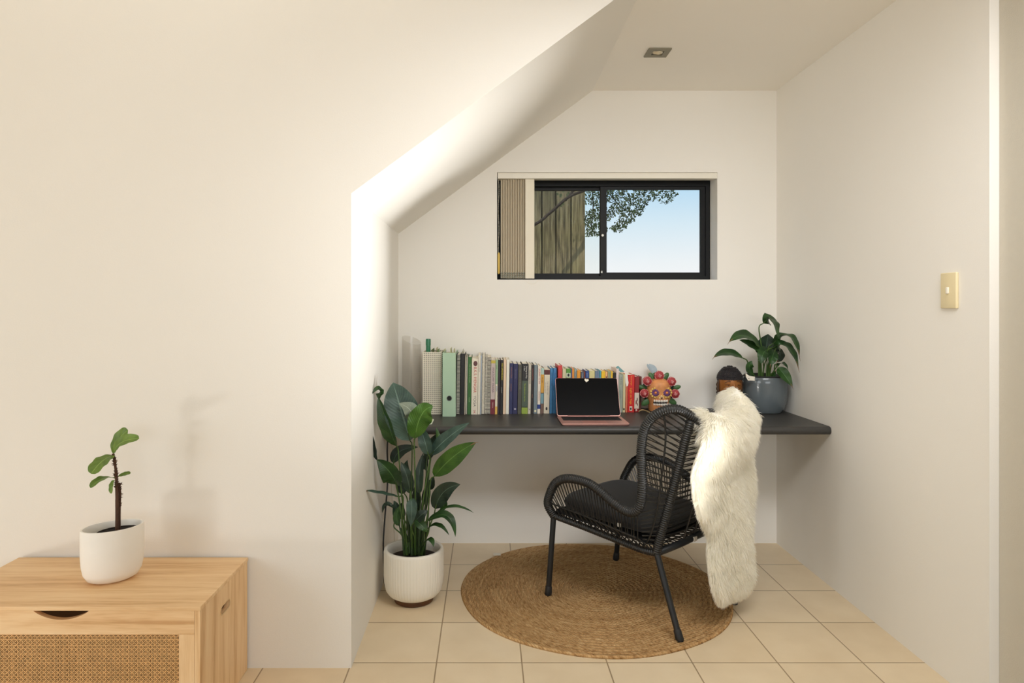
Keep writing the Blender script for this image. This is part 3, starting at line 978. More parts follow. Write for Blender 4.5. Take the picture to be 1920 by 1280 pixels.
for (rr_, zz, sl_) in ((tr_ - .004, .003, 0), (tr_, .006, 0), (tr_, .12, 0), (tr_, .24, 0), (tr_, .362, 1), (tr_ - .0025, .362, 1), (tr_ - .0025, .24, 0), (tr_ - .0025, .012, 0)):
    row = []
    for k in range(40):
        a = 2 * math.pi * k / 40
        row.append(tc_ + Vector((rr_ * math.cos(a), rr_ * math.sin(a), zz + sl_ * (-.016 * math.cos(a) + .014 * math.sin(a)))))
    rows.append(row)
b0 = tb.grid(rows, closed=True)
tb.f.append(tuple(b0 + k for k in range(40)))
tb_o = tb.build('clear_vase', ACR, None)
tag(tb_o, 'tall clear cylinder vase with slanted rim in the desk corner', 'vase')
bk = MB().box((782 - CX) * 3.085 / F, (811 - CX) * 3.085 / F, 3.05, 3.17, ZD + .0005, ZD + .007, .002).build('notepad', M((226, 228, 206), .5), None)
tag(bk, 'white notepad at the left of the desk behind the big plant leaf', 'notepad')

# ------------------------------------------------------------------ laptop
lx, ly0, ly1 = .4845, 3.018, 3.232
ROSE = M((206, 158, 148), .38, .55, spec=.5)
lt = thing('laptop', (lx, (ly0 + ly1) / 2, ZD), 'open rose gold laptop with a black screen', 'laptop')
def rrect(w, d, r_, n=6):
    out = []
    for cx_, cy_, a0 in ((w / 2 - r_, d / 2 - r_, 0), (-w / 2 + r_, d / 2 - r_, 90), (-w / 2 + r_, -d / 2 + r_, 180), (w / 2 - r_, -d / 2 + r_, 270)):
        for k in range(n + 1):
            a = R(a0 + 90 * k / n)
            out.append((cx_ + r_ * math.cos(a), cy_ + r_ * math.sin(a)))
    return out
LW, LD = .300, ly1 - ly0
ymid = (ly0 + ly1) / 2
zb = ZD + .0005
mb = MB()
o_ = rrect(LW, LD, .011)
sections = [(.965, 0.0), (.985, .002), (1, .005), (1, .0092), (.995, .0100)]
rows = [[(lx + x * s, ymid + y * s, zb + z) for x, y in o_] for s, z in sections]
b0 = mb.grid(rows, closed=True)
n_ = len(o_)
mb.f.append(tuple(b0 + k for k in reversed(range(n_))))
mb.f.append(tuple(b0 + 4 * n_ + k for k in range(n_)))
base = mb.build('base', ROSE, lt, angle=30)
MB().box(lx - .134, lx + .134, ly0 + .088, ly1 - .018, zb + .0099, zb + .0104).build('keyboard_deck', M((40, 36, 36), .6), base, smooth=False)
mb = MB()
nrow = 6
for rI in range(nrow):
    y_ = ly1 - .0315 - rI * .0178
    nk = 14 if rI < 5 else 10
    hk = .0066 if rI else .004
    wk = .266 / nk
    for k_ in range(nk):
        xk = lx - .133 + wk * (k_ + .5)
        mb.box(xk - wk * .42, xk + wk * .42, y_ - hk, y_ + hk, zb + .0103, zb + .0113)
mb.build('keys', M((18, 17, 18), .5), base, smooth=False)
MB().box(lx - .055, lx + .055, ly0 + .008, ly0 + .080, zb + .00995, zb + .0103).build('trackpad', M((222, 162, 150), .3, .5), base, smooth=False)
MB().box(lx + .012, lx + .022, ly0 + .0005, ly0 + .004, zb + .0099, zb + .0107).build('lid_notch', M((246, 226, 216), .2, .6), base, smooth=False)
hz0 = zb + .0112
tl = R(27.5)
def lid(a, b, d):   # a across, b up the lid, d thickness backwards
    return (lx + a, ly1 - .004 + b * math.sin(tl) + d * math.cos(tl), hz0 + b * math.cos(tl) - d * math.sin(tl))
LH = .192
lo = [(x, y + LH / 2) for x, y in rrect(LW, LH, .010)]
lidm = MB().plate(lo, [], lid, .006).build('lid', ROSE, lt, smooth=False)
li = [(x, y + LH / 2 + .001) for x, y in rrect(LW - .003, LH - .004, .009)]
MB().plate(li, [], lambda a, b, d: lid(a, b, -.0008 + d), .0008).build('screen', M((9, 9, 10), .3, spec=.06), lidm, smooth=False)
MB().tube([(lx - .1, ly1 - .005, hz0 - .001), (lx + .1, ly1 - .005, hz0 - .001)], .0045, 10).build('hinge', M((168, 120, 112), .4, .5), lt)
ht = []
for k in range(40):
    a = 2 * math.pi * k / 40
    ht.append((16 * math.sin(a) ** 3, 13 * math.cos(a) - 5 * math.cos(2 * a) - 2 * math.cos(3 * a) - math.cos(4 * a)))
rot = R(-12)
ht = [((x * math.cos(rot) - y * math.sin(rot)) * .00066 + .001, (x * math.sin(rot) + y * math.cos(rot)) * .00062 + LH - .0125) for x, y in ht]
MB().plate(ht, [], lambda a, b, d: lid(a, b, -.0016 + d), .0007).build('heart_sticker', M((238, 232, 212), .5), lidm, smooth=False)['label'] = 'white heart sticker'

# ------------------------------------------------------------------ leaves
def leaf_mat(name, dark, light, rough=.38, veins=34.0):
    m, t, p, out = new_mat(name)
    uv = t.nodes.new('ShaderNodeUVMap')
    s = t.nodes.new('ShaderNodeSeparateXYZ')
    t.links.new(uv.outputs[0], s.inputs[0])
    au = math_node(t, 'ABSOLUTE', math_node(t, 'SUBTRACT', s.outputs['X'], .5))
    w = math_node(t, 'SINE', math_node(t, 'MULTIPLY', math_node(t, 'SUBTRACT', s.outputs['Y'], math_node(t, 'MULTIPLY', au, .55)), veins * 2 * math.pi / 2))
    rib = math_node(t, 'LESS_THAN', au, .022)
    tc = t.nodes.new('ShaderNodeTexCoord')
    nz = t.nodes.new('ShaderNodeTexNoise')
    nz.inputs['Scale'].default_value = 18
    nz.inputs['Detail'].default_value = 4
    t.links.new(tc.outputs['Object'], nz.inputs['Vector'])
    f = math_node(t, 'ADD', math_node(t, 'MULTIPLY', nz.outputs['Fac'], .8), math_node(t, 'MULTIPLY', w, .03))
    base = ramp(t, f, [(.2, dark), (.65, light)])
    mx = t.nodes.new('ShaderNodeMix')
    mx.data_type = 'RGBA'
    t.links.new(math_node(t, 'MULTIPLY', rib, .55), mx.inputs[0])
    t.links.new(base, mx.inputs[6])
    mx.inputs[7].default_value = srgb(*[min(255, c + 46) for c in light])
    t.links.new(mx.outputs[2], p.inputs['Base Color'])
    p.inputs['Roughness'].default_value = rough
    p.inputs['Specular IOR Level'].default_value = .45
    b = t.nodes.new('ShaderNodeBump')
    b.inputs['Strength'].default_value = .16
    b.inputs['Distance'].default_value = .002
    t.links.new(w, b.inputs['Height'])
    t.links.new(b.outputs[0], p.inputs['Normal'])
    return m
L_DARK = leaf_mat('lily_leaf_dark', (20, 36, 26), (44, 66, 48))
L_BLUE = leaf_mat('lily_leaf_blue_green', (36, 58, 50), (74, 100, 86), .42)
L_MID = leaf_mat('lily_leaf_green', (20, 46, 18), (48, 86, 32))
L_LIT = leaf_mat('lily_leaf_lit', (34, 70, 18), (70, 110, 36))  # brighter green: light falling on these leaves is put into the colour
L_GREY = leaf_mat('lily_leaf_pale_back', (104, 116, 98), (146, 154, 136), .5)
L_FIG = leaf_mat('fig_leaf', (76, 104, 32), (122, 150, 64), .45, 9.0)
STEM = M((70, 98, 42), .5, var=.2, scale=30)
STEM_D = M((44, 64, 30), .5, var=.2, scale=30)
DRY = M((126, 92, 66), .8, var=.2, scale=60)

def leaf(parent, name, mat, pts, wpx, depth, stem=None, stem_mat=None, up=(0, -1, .55), fold=.25, ripple=.08, shape=.92, n=18, stem_r=.003, tipdry=False, droop=0):
    """pts: three pixel points base, middle, tip; depth: their distances; wpx: full width in pixels"""
    a, b, c = [P(x, y, Y) for (x, y), Y in zip(pts, depth)]
    ctrl = b * 2 - (a + c) * .5
    sp = bez(a, ctrl, c, n)
    W = wpx * depth[1] / F / 2
    mb = MB()
    up = Vector(up).normalized()
    nc = 8
    pk = max((t ** .62) * ((1 - t) ** shape) for t in [i / 100 for i in range(1, 100)])
    rows = []
    ph = rnd.uniform(0, 6)
    for i, q in enumerate(sp):
        t = i / n
        tan = (sp[min(i + 1, n)] - sp[max(i - 1, 0)]).normalized()
        s = tan.cross(up)
        s = s.normalized() if s.length > 1e-4 else Vector((1, 0, 0))
        nn = s.cross(tan).normalized()
        w = W * (t ** .62) * ((1 - t) ** shape) / pk if 0 < t < 1 else .0004
        row = []
        for k in range(nc + 1):
            u = 2 * k / nc - 1
            rp = ripple * w * math.sin(t * 19 + ph + u * 2.0) * abs(u)
            row.append(q + s * (u * w) + nn * (abs(u) ** 1.3 * w * fold + rp))
        rows.append(row)
    b0 = mb.grid(rows)
    for i in range(n + 1):
        for k in range(nc + 1):
            mb.uv[b0 + i * (nc + 1) + k] = (k / nc, i / n)
    lo = mb.build(name, mat, parent, recalc=False, angle=None)
    if stem is not None:
        x0, y0, Y0 = stem
        s0 = P(x0, y0, Y0)
        d = (sp[1] - sp[0]).normalized()
        c1 = s0.lerp(a, .55) + Vector((0, 0, .04 * (a - s0).length))
        c2 = a - d * min(.03, (a - s0).length * .2)
        st = MB()
        path = catmull([s0, s0.lerp(c1, .55) + Vector((0, 0, .01)), c1, c2, a, sp[2]], 5)
        m_ = len(path)
        st.tube(path, [stem_r * (1.25 - .6 * i / m_) for i in range(m_)], 7)
        st.build('petiole', stem_mat or STEM_D, lo)
    if tipdry:
        dm = MB()
        dm.tube([sp[-3], sp[-2], sp[-1], sp[-1] + (sp[-1] - sp[-3]) * .5 + Vector((0, 0, -.006))], [.0022, .002, .0014, .0004], 5)
        dm.build('dry_tip', DRY, lo)
    return lo

# ------------------------------------------------------------------ big floor plant in a ribbed white pot
PY = 2.87
px0 = -.305
pot = thing('ribbed_plant_pot', (px0, PY, 0), 'white ribbed floor pot with a wooden foot in the nook corner', 'plant pot')
CER = M((238, 233, 220), .55, var=.015, scale=20)
rr0 = .1245
mb = MB()
NS = 240
prof = [(.072, .022), (.088, .024), (.104, .034), (.116, .052), (.122, .078), (rr0, .11), (rr0, .208), (rr0 - .001, .217), (rr0 - .004, .2205), (rr0 - .012, .221), (rr0 - .015, .217), (rr0 - .016, .19), (rr0 - .018, .12), (.07, .10)]
mb.lathe(prof, (px0, PY, 0), NS, rib=lambda k, z: (.0011 if (k % 4 < 2) and .03 < z < .209 else 0), cap1=True)
mb.build('pot_body', CER, pot, angle=60)
MB().lathe([(.078, .0008), (.081, .003), (.081, .019), (.076, .0215)], (px0, PY, 0), 48).build('wooden_foot', WALNUT, pot)
MB().lathe([(.106, .165), (.1065, .176), (.09, .18), (.04, .183), (.002, .184)], (px0, PY, 0), 40).build('soil', M((44, 32, 28), .95, var=.4, scale=80, bump=1, bscale=120), pot)
pl = thing('peace_lily', (px0, PY, .18), 'tall dark green peace lily growing in the ribbed white floor pot', 'plant')
SO = lambda dx=0, dy=0: (776 + dx, 1040 + dy, PY - .02)
up0, upT = (0, -1, .45), (0, -.5, 1)
LV = [
 (L_BLUE, [(769, 826), (751, 765), (737, 717)], 66, (2.80, 2.79, 2.84), SO(-2), dict(up=(.1, -1, .35), fold=.18)),
 (L_MID, [(743, 836), (726, 792), (709, 743)], 30, (2.82, 2.77, 2.78), SO(-12), dict(up=(-.5, -1, .2), fold=.6)),
 (L_MID, [(711, 749), (711, 731), (697, 739)], 16, (2.78, 2.77, 2.75), None, dict(up=(0, -.4, 1), fold=.7)),
 (L_GREY, [(768, 790), (770, 770), (748, 756)], 34, (2.78, 2.76, 2.76), None, dict(up=(.4, -1, .6), fold=.1)),
 (L_LIT, [(778, 822), (790, 778), (812, 762)], 46, (2.79, 2.73, 2.72), SO(3), dict(up=(.4, -1, .1), fold=.15, ripple=.1)),
 (L_BLUE, [(803, 852), (796, 825), (787, 797)], 25, (2.83, 2.82, 2.84), SO(8), dict(up=(-.2, -1, .3))),
 (L_BLUE, [(808, 852), (838, 822), (880, 792)], 27, (2.84, 2.82, 2.80), SO(12), dict(up=(-.2, -1, .5))),
 (L_LIT, [(814, 893), (850, 856), (893, 829)], 36, (2.83, 2.78, 2.74), SO(14), dict(up=(.3, -1, .25), fold=.2, tipdry=True)),
 (L_LIT, [(824, 832), (821, 817), (818, 801)], 11, (2.87, 2.87, 2.88), None, dict(up=(1, -1, .2))),
 (L_DARK, [(802, 862), (808, 836), (822, 812)], 22, (2.9, 2.9, 2.9), SO(10, -2), dict(up=(.2, -1, .1))),
 (L_DARK, [(738, 868), (750, 846), (784, 838)], 22, (2.9, 2.9, 2.9), SO(-14, -2), dict(up=(.2, -1, .4))),
 (L_MID, [(743, 908), (731, 885), (706, 861)], 38, (2.83, 2.79, 2.785), SO(-14), dict(up=(-.3, -1, .4), fold=.45)),
 (L_DARK, [(707, 863), (703, 838), (698, 814)], 14, (2.785, 2.77, 2.77), None, dict(up=(-.8, -1, .2), fold=.5)),
 (L_BLUE, [(748, 931), (715, 925), (681, 919)], 17, (2.8, 2.7, 2.6), SO(-16), dict(up=(0, -.6, 1), tipdry=True)),
 (L_DARK, [(769, 925), (763, 893), (752, 866)], 22, (2.83, 2.82, 2.83), SO(-5), dict()),
 (L_DARK, [(787, 925), (786, 890), (794, 848)], 17, (2.84, 2.84, 2.86), SO(5), dict()),
 (L_BLUE, [(771, 934), (772, 955), (770, 987)], 21, (2.77, 2.75, 2.76), SO(-3), dict(up=(0, -1, -.2), fold=.1)),
 (L_DARK, [(816, 954), (832, 922), (863, 908)], 32, (2.83, 2.8, 2.78), SO(15), dict(up=(.1, -1, .3))),
 (L_MID, [(826, 956), (833, 945), (830, 934)], 13, (2.84, 2.84, 2.84), None, dict()),
 (L_MID, [(814, 966), (848, 949), (888, 961)], 9, (2.83, 2.78, 2.74), SO(15), dict(up=(0, -.5, 1))),
 (L_MID, [(802, 976), (838, 967), (854, 1006)], 19, (2.8, 2.74, 2.72), SO(11), dict(up=(.4, -.8, .8))),
 (L_MID, [(801, 991), (822, 984), (842, 1003)], 11, (2.8, 2.76, 2.74), SO(9), dict(up=(.2, -.6, 1))),
 (L_DARK, [(776, 980), (789, 966), (802, 957)], 19, (2.79, 2.77, 2.78), SO(2), dict()),
 (L_MID, [(778, 975), (791, 985), (801, 997)], 17, (2.78, 2.76, 2.76), None, dict(up=(.2, -1, .4))),
 (L_MID, [(799, 1014), (808, 1012), (813, 1025)], 12, (2.8, 2.78, 2.76), SO(12, -3), dict(up=(.2, -.6, 1))),
 (L_DARK, [(740, 953), (724, 945), (717, 962)], 10, (2.86, 2.86, 2.86), SO(-15, -2), dict(up=(0, -.6, 1))),
 (L_DARK, [(758, 925), (751, 912), (744, 903)], 18, (2.9, 2.9, 2.9), SO(-8, -3), dict()),
 (L_DARK, [(806, 918), (809, 906), (814, 894)], 15, (2.9, 2.9, 2.9), SO(9, -3), dict()),
 (L_DARK, [(784, 960), (781, 930), (786, 895)], 17, (2.9, 2.9, 2.9), SO(3, -3), dict()),
 (L_DARK, [(742, 975), (744, 955), (738, 938)], 16, (2.86, 2.86, 2.86), SO(-12, -2), dict()),
 (L_DARK, [(764, 905), (760, 885), (764, 862)], 18, (2.9, 2.9, 2.9), SO(-6, -3), dict()),
 (L_DARK, [(795, 945), (800, 925), (803, 900)], 16, (2.92, 2.92, 2.92), SO(6, -4), dict()),
 (L_DARK, [(756, 972), (752, 958), (756, 940)], 17, (2.9, 2.9, 2.9), SO(-8, -3), dict()),
 (L_MID, [(748, 985), (744, 968), (749, 948)], 14, (2.84, 2.84, 2.84), SO(-10, -1), dict()),
 (L_DARK, [(790, 1003), (793, 988), (790, 970)], 15, (2.86, 2.86, 2.86), SO(6, -2), dict()),
 (L_DARK, [(812, 850), (820, 836), (832, 826)], 16, (2.92, 2.92, 2.92), SO(11, -4), dict()),
 (L_DARK, [(798, 880), (796, 866), (800, 848)], 14, (2.9, 2.9, 2.9), SO(7, -4), dict()),
]
for i, (m_, pts, w, dep, st, kw) in enumerate(LV):
    leaf(pl, 'leaf', m_, pts, w, dep, st, STEM if i % 3 else STEM_D, **kw)
for k in range(9):     # bare leaf sheaths at the crown
    x = 758 + k * 4.6
    a, b = P(x, 1041, PY - .03 + .015 * (k % 3)), P(x + (x - 776) * .35 + rnd.uniform(-3, 3), 975 - 12 * (k % 3), PY - .03 + .02 * (k % 2))
    MB().tube(bez(a, (a + b) / 2 + Vector((rnd.uniform(-.004, .004), -.006, 0)), b, 6), [.0055, .0052, .0048, .0044, .004, .0035, .002], 7).build('stalk', STEM_D, pl)

# ------------------------------------------------------------------ grey glazed pot and its lily
gY, gX = 3.44, 1.40
gp = thing('glazed_plant_pot', (gX, gY, ZD), 'blue grey glazed pot in the right corner of the desk', 'plant pot')
GLZ = M((92, 100, 104), .18, var=.16, scale=16, coat=.4)
MB().lathe([(.07, .0006), (.083, .003), (.094, .02), (.104, .055), (.109, .10), (.110, .15), (.1095, .176), (.107, .180), (.102, .1795), (.100, .172), (.097, .12), (.06, .11)], (gX, gY, ZD), 64).build('pot_body', GLZ, gp)
MB().lathe([(.096, .150), (.0965, .183), (.0985, .186), (.0955, .187), (.093, .183), (.092, .163)], (gX, gY, ZD), 48, cap0=False, cap1=False).build('nursery_liner', M((56, 56, 54), .5), gp)
MB().lathe([(.094, .16), (.06, .168), (.002, .171)], (gX, gY, ZD), 32).build('soil', M((46, 36, 30), .95, var=.4, scale=80, bump=1, bscale=120), gp)
mb = MB()
tg = [P(x, y, gY - .11) for x, y in ((1398, 699), (1404, 704), (1415.5, 706), (1415, 713.5), (1402.5, 713), (1398.5, 706))]
mb.add(tg + [p + Vector((0, .001, 0)) for p in tg], [(0, 1, 2, 3, 4, 5), (11, 10, 9, 8, 7, 6)] + [(i, (i + 1) % 6, (i + 1) % 6 + 6, i + 6) for i in range(6)])
tgo = mb.build('plant_tag', M((228, 220, 204), .5), gp, smooth=False)
tgo['label'] = 'white plant tag'
text_mesh('tag_mark', 'x', .012, M((40, 36, 36), .5), tgo, Matrix.Translation(P(1403, 709, gY - .112) - origin_of(gp)) @ Matrix.Rotation(R(90), 4, 'X'))
sl_ = thing('potted_peace_lily', (gX, gY, ZD + .17), 'small drooping peace lily with browned tips in the grey glazed pot', 'plant')
S2 = lambda dx=0: (1432 + dx, 716, gY - .02)
L2 = [
 (L_MID, [(1431, 606), (1449, 600), (1459, 634)], 23, (3.36, 3.33, 3.28), S2(-8), dict(up=(.7, -.8, .5), fold=.1)),
 (L_MID, [(1425, 652), (1397, 629), (1367, 641)], 19, (3.36, 3.3, 3.26), S2(-10), dict(up=(0, -.9, .8), tipdry=True)),
 (L_MID, [(1428, 656), (1408, 646), (1386, 637)], 13, (3.36, 3.34, 3.30), None, dict(up=(0, -.9, .5))),
 (L_MID, [(1393, 671), (1364, 661), (1338, 670)], 13, (3.32, 3.27, 3.22), S2(-14), dict(up=(0, -.9, .7), tipdry=True)),
 (L_DARK, [(1433, 670), (1437, 648), (1440, 626)], 33, (3.42, 3.42, 3.42), S2(-2), dict()),
 (L_MID, [(1440, 655), (1431, 663), (1427, 682)], 17, (3.38, 3.34, 3.33), S2(-4), dict(up=(-.3, -1, .3))),
 (L_MID, [(1448, 645), (1480, 630), (1499, 668)], 18, (3.36, 3.29, 3.235), S2(4), dict(up=(.5, -.8, .6), tipdry=True)),
 (L_MID, [(1448, 652), (1476, 650), (1497, 690)], 20, (3.34, 3.28, 3.225), S2(7), dict(up=(.6, -.9, .2), tipdry=True)),
 (L_DARK, [(1456, 653), (1463, 665), (1456, 679)], 14, (3.42, 3.4, 3.38), None, dict(up=(.5, -.9, .3), tipdry=True)),
 (L_MID, [(1453, 656), (1448, 670), (1444, 686)], 15, (3.36, 3.33, 3.32), S2(9), dict(up=(.1, -1, .2), tipdry=True)),
 (L_MID, [(1412, 702), (1405, 690), (1410, 676)], 14, (3.37, 3.34, 3.33), S2(-14), dict()),
 (L_MID, [(1456, 688), (1467, 681), (1478, 693)], 10, (3.36, 3.33, 3.31), S2(8), dict(up=(.3, -.6, 1))),
 (L_MID, [(1459, 689), (1471, 703), (1486, 725)], 15, (3.34, 3.31, 3.27), S2(10), dict(up=(-.3, -1, .5), tipdry=True)),
 (L_MID, [(1446, 710), (1451, 703), (1455, 694)], 5, (3.38, 3.37, 3.36), None, dict(tipdry=True)),
]
for (m_, pts, w, dep, st, kw) in L2:
    leaf(sl_, 'leaf', m_, pts, w * 1.35, dep, st, STEM, **dict(dict(stem_r=.0032), **kw))
for x in (1424, 1428, 1437, 1441):
    a, b = P(x, 716, gY - .03), P(x + (x - 1432) * .3, 672, gY - .045)
    MB().tube([a, (a + b) / 2, b], [.0042, .004, .002], 7).build('stalk', STEM, sl_)

# ------------------------------------------------------------------ sugar skull
skY = 3.40
k_ = skY / F
sc_ = thing('skull_ornament', ((1236.5 - CX) * k_, skY + .02, ZD), 'painted orange skull ornament crowned with red roses', 'ornament')
BONE = M((208, 140, 86), .5, var=.42, scale=38, bump=.1, bscale=120)
ccx = (1236.5 - CX) * (skY + .03) / F
rowsz = [(776, 14.5, 13), (772, 17.6, 16), (766, 18.4, 18), (759, 18.4, 20), (753, 19.8, 21), (747, 23.0, 22), (741, 24.8, 22.5), (734, 23.4, 23), (727, 22.0, 25), (720.5, 20.4, 25.5), (715.5, 17.0, 23), (712, 12.0, 18), (709.8, 6.5, 11), (709.2, 2.5, 4)]
mb = MB()
rows = []
for (y, hw, hd) in rowsz:
    z = max(ZD + .0008, H - (y - CY) * k_)
    row = []
    for q in range(36):
        a = 2 * math.pi * q / 36
        ca, sa = math.cos(a), math.sin(a)
        row.append((ccx + hw * k_ * math.copysign(abs(ca) ** .95, ca), skY + .055 + hd * k_ * math.copysign(abs(sa) ** .9, sa), z))
    rows.append(row)
b0 = mb.grid(rows, closed=True)
mb.f.append(tuple(b0 + q for q in range(36)))
mb.f.append(tuple(b0 + 13 * 36 + q for q in reversed(range(36))))
mb.build('skull', BONE, sc_)
def front(x, y):
    """point on the skull's front at pixel x, y"""
    for (ya, wa, da), (yb_, wb, db) in zip(rowsz, rowsz[1:]):
        if yb_ <= y <= ya:
            t = (ya - y) / (ya - yb_)
            hw, hd = wa + (wb - wa) * t, da + (db - da) * t
            break
    ca = max(-.98, min(.98, (x - 1236.5) / hw))
    ca = math.copysign(abs(ca) ** (1 / .95), ca)
    sa = math.sqrt(1 - ca * ca)
    return Vector((ccx + (x - 1236.5) * k_, skY + .055 - hd * k_ * sa ** .9, H - (y - CY) * k_))
for ex in (1226, 1247):
    c = front(ex, 736)
    mb = MB()
    for q in range(11):
        a = 2 * math.pi * q / 11
        mb.ellipsoid(c + Vector((math.cos(a) * 8.6 * k_, -.001, math.sin(a) * 8.6 * k_)), (2.3 * k_, .004, 2.3 * k_), None, 8, 6)
    so = mb.build('eye_scallop', M((216, 178, 92), .5), sc_)
    mb = MB()
    for q in range(12):
        a = 2 * math.pi * q / 12
        rt = Matrix.Rotation(-a, 3, 'Y')
        mb.ellipsoid(c + Vector((math.cos(a) * 4.6 * k_, -.003, math.sin(a) * 4.6 * k_)), (3.4 * k_, .004, 1.35 * k_), rt, 8, 6)
    mb.build('eye_petals', M((104, 62, 110), .5, var=.2, scale=80), so)
    mb = MB()
    mb.ellipsoid(c + Vector((0, -.006, 0)), (2.5 * k_, .005, 2.5 * k_), None, 12, 8)
    mb.build('eye_centre', M((216, 128, 66), .45), so)
mb = MB()
cN = front(1237, 745)
for dx, dz, rx, rz in ((-2.0, -.8, 2.6, 2.5), (2.0, -.8, 2.6, 2.5), (0, 2.2, 2.0, 2.6)):
    mb.ellipsoid(cN + Vector((dx * k_, -.001, dz * k_)), (rx * k_, .0035, rz * k_), None, 10, 6)
nz_ = mb.build('nose', M((226, 196, 140), .5), sc_)
mb = MB()
for dx in (-1.1, 1.1):
    mb.ellipsoid(cN + Vector((dx * k_, -.0045, -.6 * k_)), (1.0 * k_, .002, 1.7 * k_), Matrix.Rotation(R(18 * (1 if dx > 0 else -1)), 3, 'Y'), 8, 6)
mb.build('nostril', M((120, 58, 40), .7), nz_)
mb = MB()
mb.grid([[front(1223 + 2 * i, y) + Vector((0, -.0015, 0)) for i in range(14)] for y in (757.0, 755, 753)])
mb.build('mouth', M((22, 18, 18), .6), sc_)
for row_y, hz_ in ((751.6, 2.6), (758.4, 2.2)):
    mb = MB()
    for i in range(9):
        c = front(1224.5 + i * 3.05, row_y)
        mb.ellipsoid(c + Vector((0, -.0025, 0)), (1.35 * k_, .0035, hz_ * k_), None, 8, 8)
    mb.build('teeth', M((238, 234, 224), .3), sc_)
ROSEM = M((168, 58, 62), .45, var=.25, scale=90)
ROSED = M((92, 24, 34), .5)
def rose(px, py, r_, Y):
    c = P(px, py, Y)
    mb = MB()
    for layer, (n_, rad, sz, yy) in enumerate(((7, .72, .46, .0), (6, .48, .40, -.006), (4, .26, .3, -.011))):
        for q in range(n_):
            a = 2 * math.pi * q / n_ + layer * .5
            rt = Matrix.Rotation(-a, 3, 'Y') @ Matrix.Rotation(R(28), 3, 'Z')
            mb.ellipsoid(c + Vector((math.cos(a) * rad * r_, yy, math.sin(a) * rad * r_)), (sz * r_ * .75, .005, sz * r_), rt, 10, 6)
    ro = mb.build('rose', ROSEM, sc_)
    mb = MB()
    sp = []
    for q in range(40):
        a = q * .38
        rr_ = r_ * (.04 + .36 * q / 40)
        sp.append(c + Vector((math.cos(a) * rr_, -.019 + .006 * q / 40, math.sin(a) * rr_)))
    mb.tube(sp, .0011, 5)
    for q in range(7):
        a = 2 * math.pi * q / 7
        pts = [c + Vector((math.cos(a + t) * r_ * (.86 + .10 * math.cos(t * 3)), -.006, math.sin(a + t) * r_ * (.86 + .10 * math.cos(t * 3)))) for t in (-.36, -.2, 0, .2, .36)]
        mb.tube(pts, .0011, 5)
    mb.build('petal_edges', M((222, 160, 156), .45), ro)
    mb = MB()
    mb.ellipsoid(c + Vector((0, .004, 0)), (r_ * .98, .006, r_ * .98), None, 16, 6)
    mb.build('calyx', ROSED, ro)
for px, py, rp in ((1236, 704, 9.2), (1213.5, 714, 8.8), (1259, 715, 8.8), (1208, 737, 8.4), (1265.5, 738, 8.8)):
    rose(px, py, rp * k_, skY + .02)
SKL = M((66, 104, 58), .45, var=.35, scale=60)
for px, py, ang, L_ in ((1222, 706, 55, 9), (1248, 706, 125, 9), (1204, 726, 15, 9), (1269, 726, 165, 8), (1212, 753, -35, 11), (1260, 752, 215, 10), (1226, 706, 100, 8)):
    mb = MB()
    mb.ellipsoid(P(px, py, skY + .045), (L_ * k_, .006, L_ * .55 * k_), Matrix.Rotation(R(ang), 3, 'Y'), 12, 8)
    mb.build('leaf', SKL, sc_)
mb = MB()
mb.ellipsoid((ccx, skY + .056, H - (734 - CY) * k_), (32 * k_, .010, 28 * k_), None, 28, 8)
mb.build('backing', M((34, 58, 60), .5, var=.3, scale=70), sc_)

# pale feather behind the skull, dried leaf on the desk
mb = MB()
fY = 3.50
fpts = [P(1233, 742, fY), P(1228, 704, fY), P(1222, 694, fY), P(1216, 684, fY)]
mb.tube(fpts, [.0016, .0014, .0012, .0006], 5)
for i in range(64):
    t = i / 63
    c = fpts[1].lerp(fpts[3], t)
    w = 9.5 * fY / F * math.sin(math.pi * (.12 + .84 * t)) ** .8
    for s in (-1, 1):
        d = Vector((s * .8, .05 * rnd.random(), .5)).normalized()
        mb.tube([c, c + d * w * .6, c + d * w + Vector((0, 0, .003))], [.0013, .0013, .0006], 4)
fe = mb.build('feather', M((178, 192, 200), .8), None)
tag(fe, 'pale blue feather standing up behind the rose crowned skull', 'feather')
mb = MB()
dc = P(1208, 773, 3.37)
dc.z = ZD + .002
rows = []
for i in range(9):
    t = i / 8
    w = .009 * math.sin(math.pi * min(.98, t + .02)) ** .8
    c = dc + Vector((-.028 + .06 * t, .008 * math.sin(t * 5) + .02 * t, .006 + .006 * math.sin(t * 4)))
    rows.append([c + Vector((0, -w, .004)), c + Vector((0, 0, -.001)), c + Vector((0, w, .005))])
mb.grid(rows)
dlf = mb.build('dried_leaf', M((176, 152, 108), .8, var=.2, scale=60), None, recalc=False)
tag(dlf, 'curled dry leaf lying on the desk in front of the skull ornament', 'leaf')

# ------------------------------------------------------------------ Buddha head
bY = 3.36
kb = bY / F
bxc = (1368.5 - CX) * (bY + .06) / F
bh = thing('buddha_head', (bxc, bY + .06, ZD), 'bronze Buddha head statue with dark curled hair', 'statue')
GOLD = M((150, 94, 42), .36, .3, var=.3, scale=22)
HAIR = M((46, 42, 44), .55, .15, var=.3, scale=60)
rowsb = [(776, 15, 13), (772, 16, 14), (766, 12, 11), (760, 11.5, 11), (755, 14, 15), (748, 17, 19), (740, 19.5, 21), (730, 20.8, 22.5), (720, 21.2, 23), (712, 21, 23), (704, 19, 21), (697, 14, 15), (693, 6, 6)]
mb = MB()
rows = []
for (y, hw, hd) in rowsb:
    z = max(ZD + .0008, H - (y - CY) * kb)
    rows.append([(bxc + hw * kb * math.cos(2 * math.pi * q / 32), bY + .06 + hd * kb * math.sin(2 * math.pi * q / 32), z) for q in range(32)])
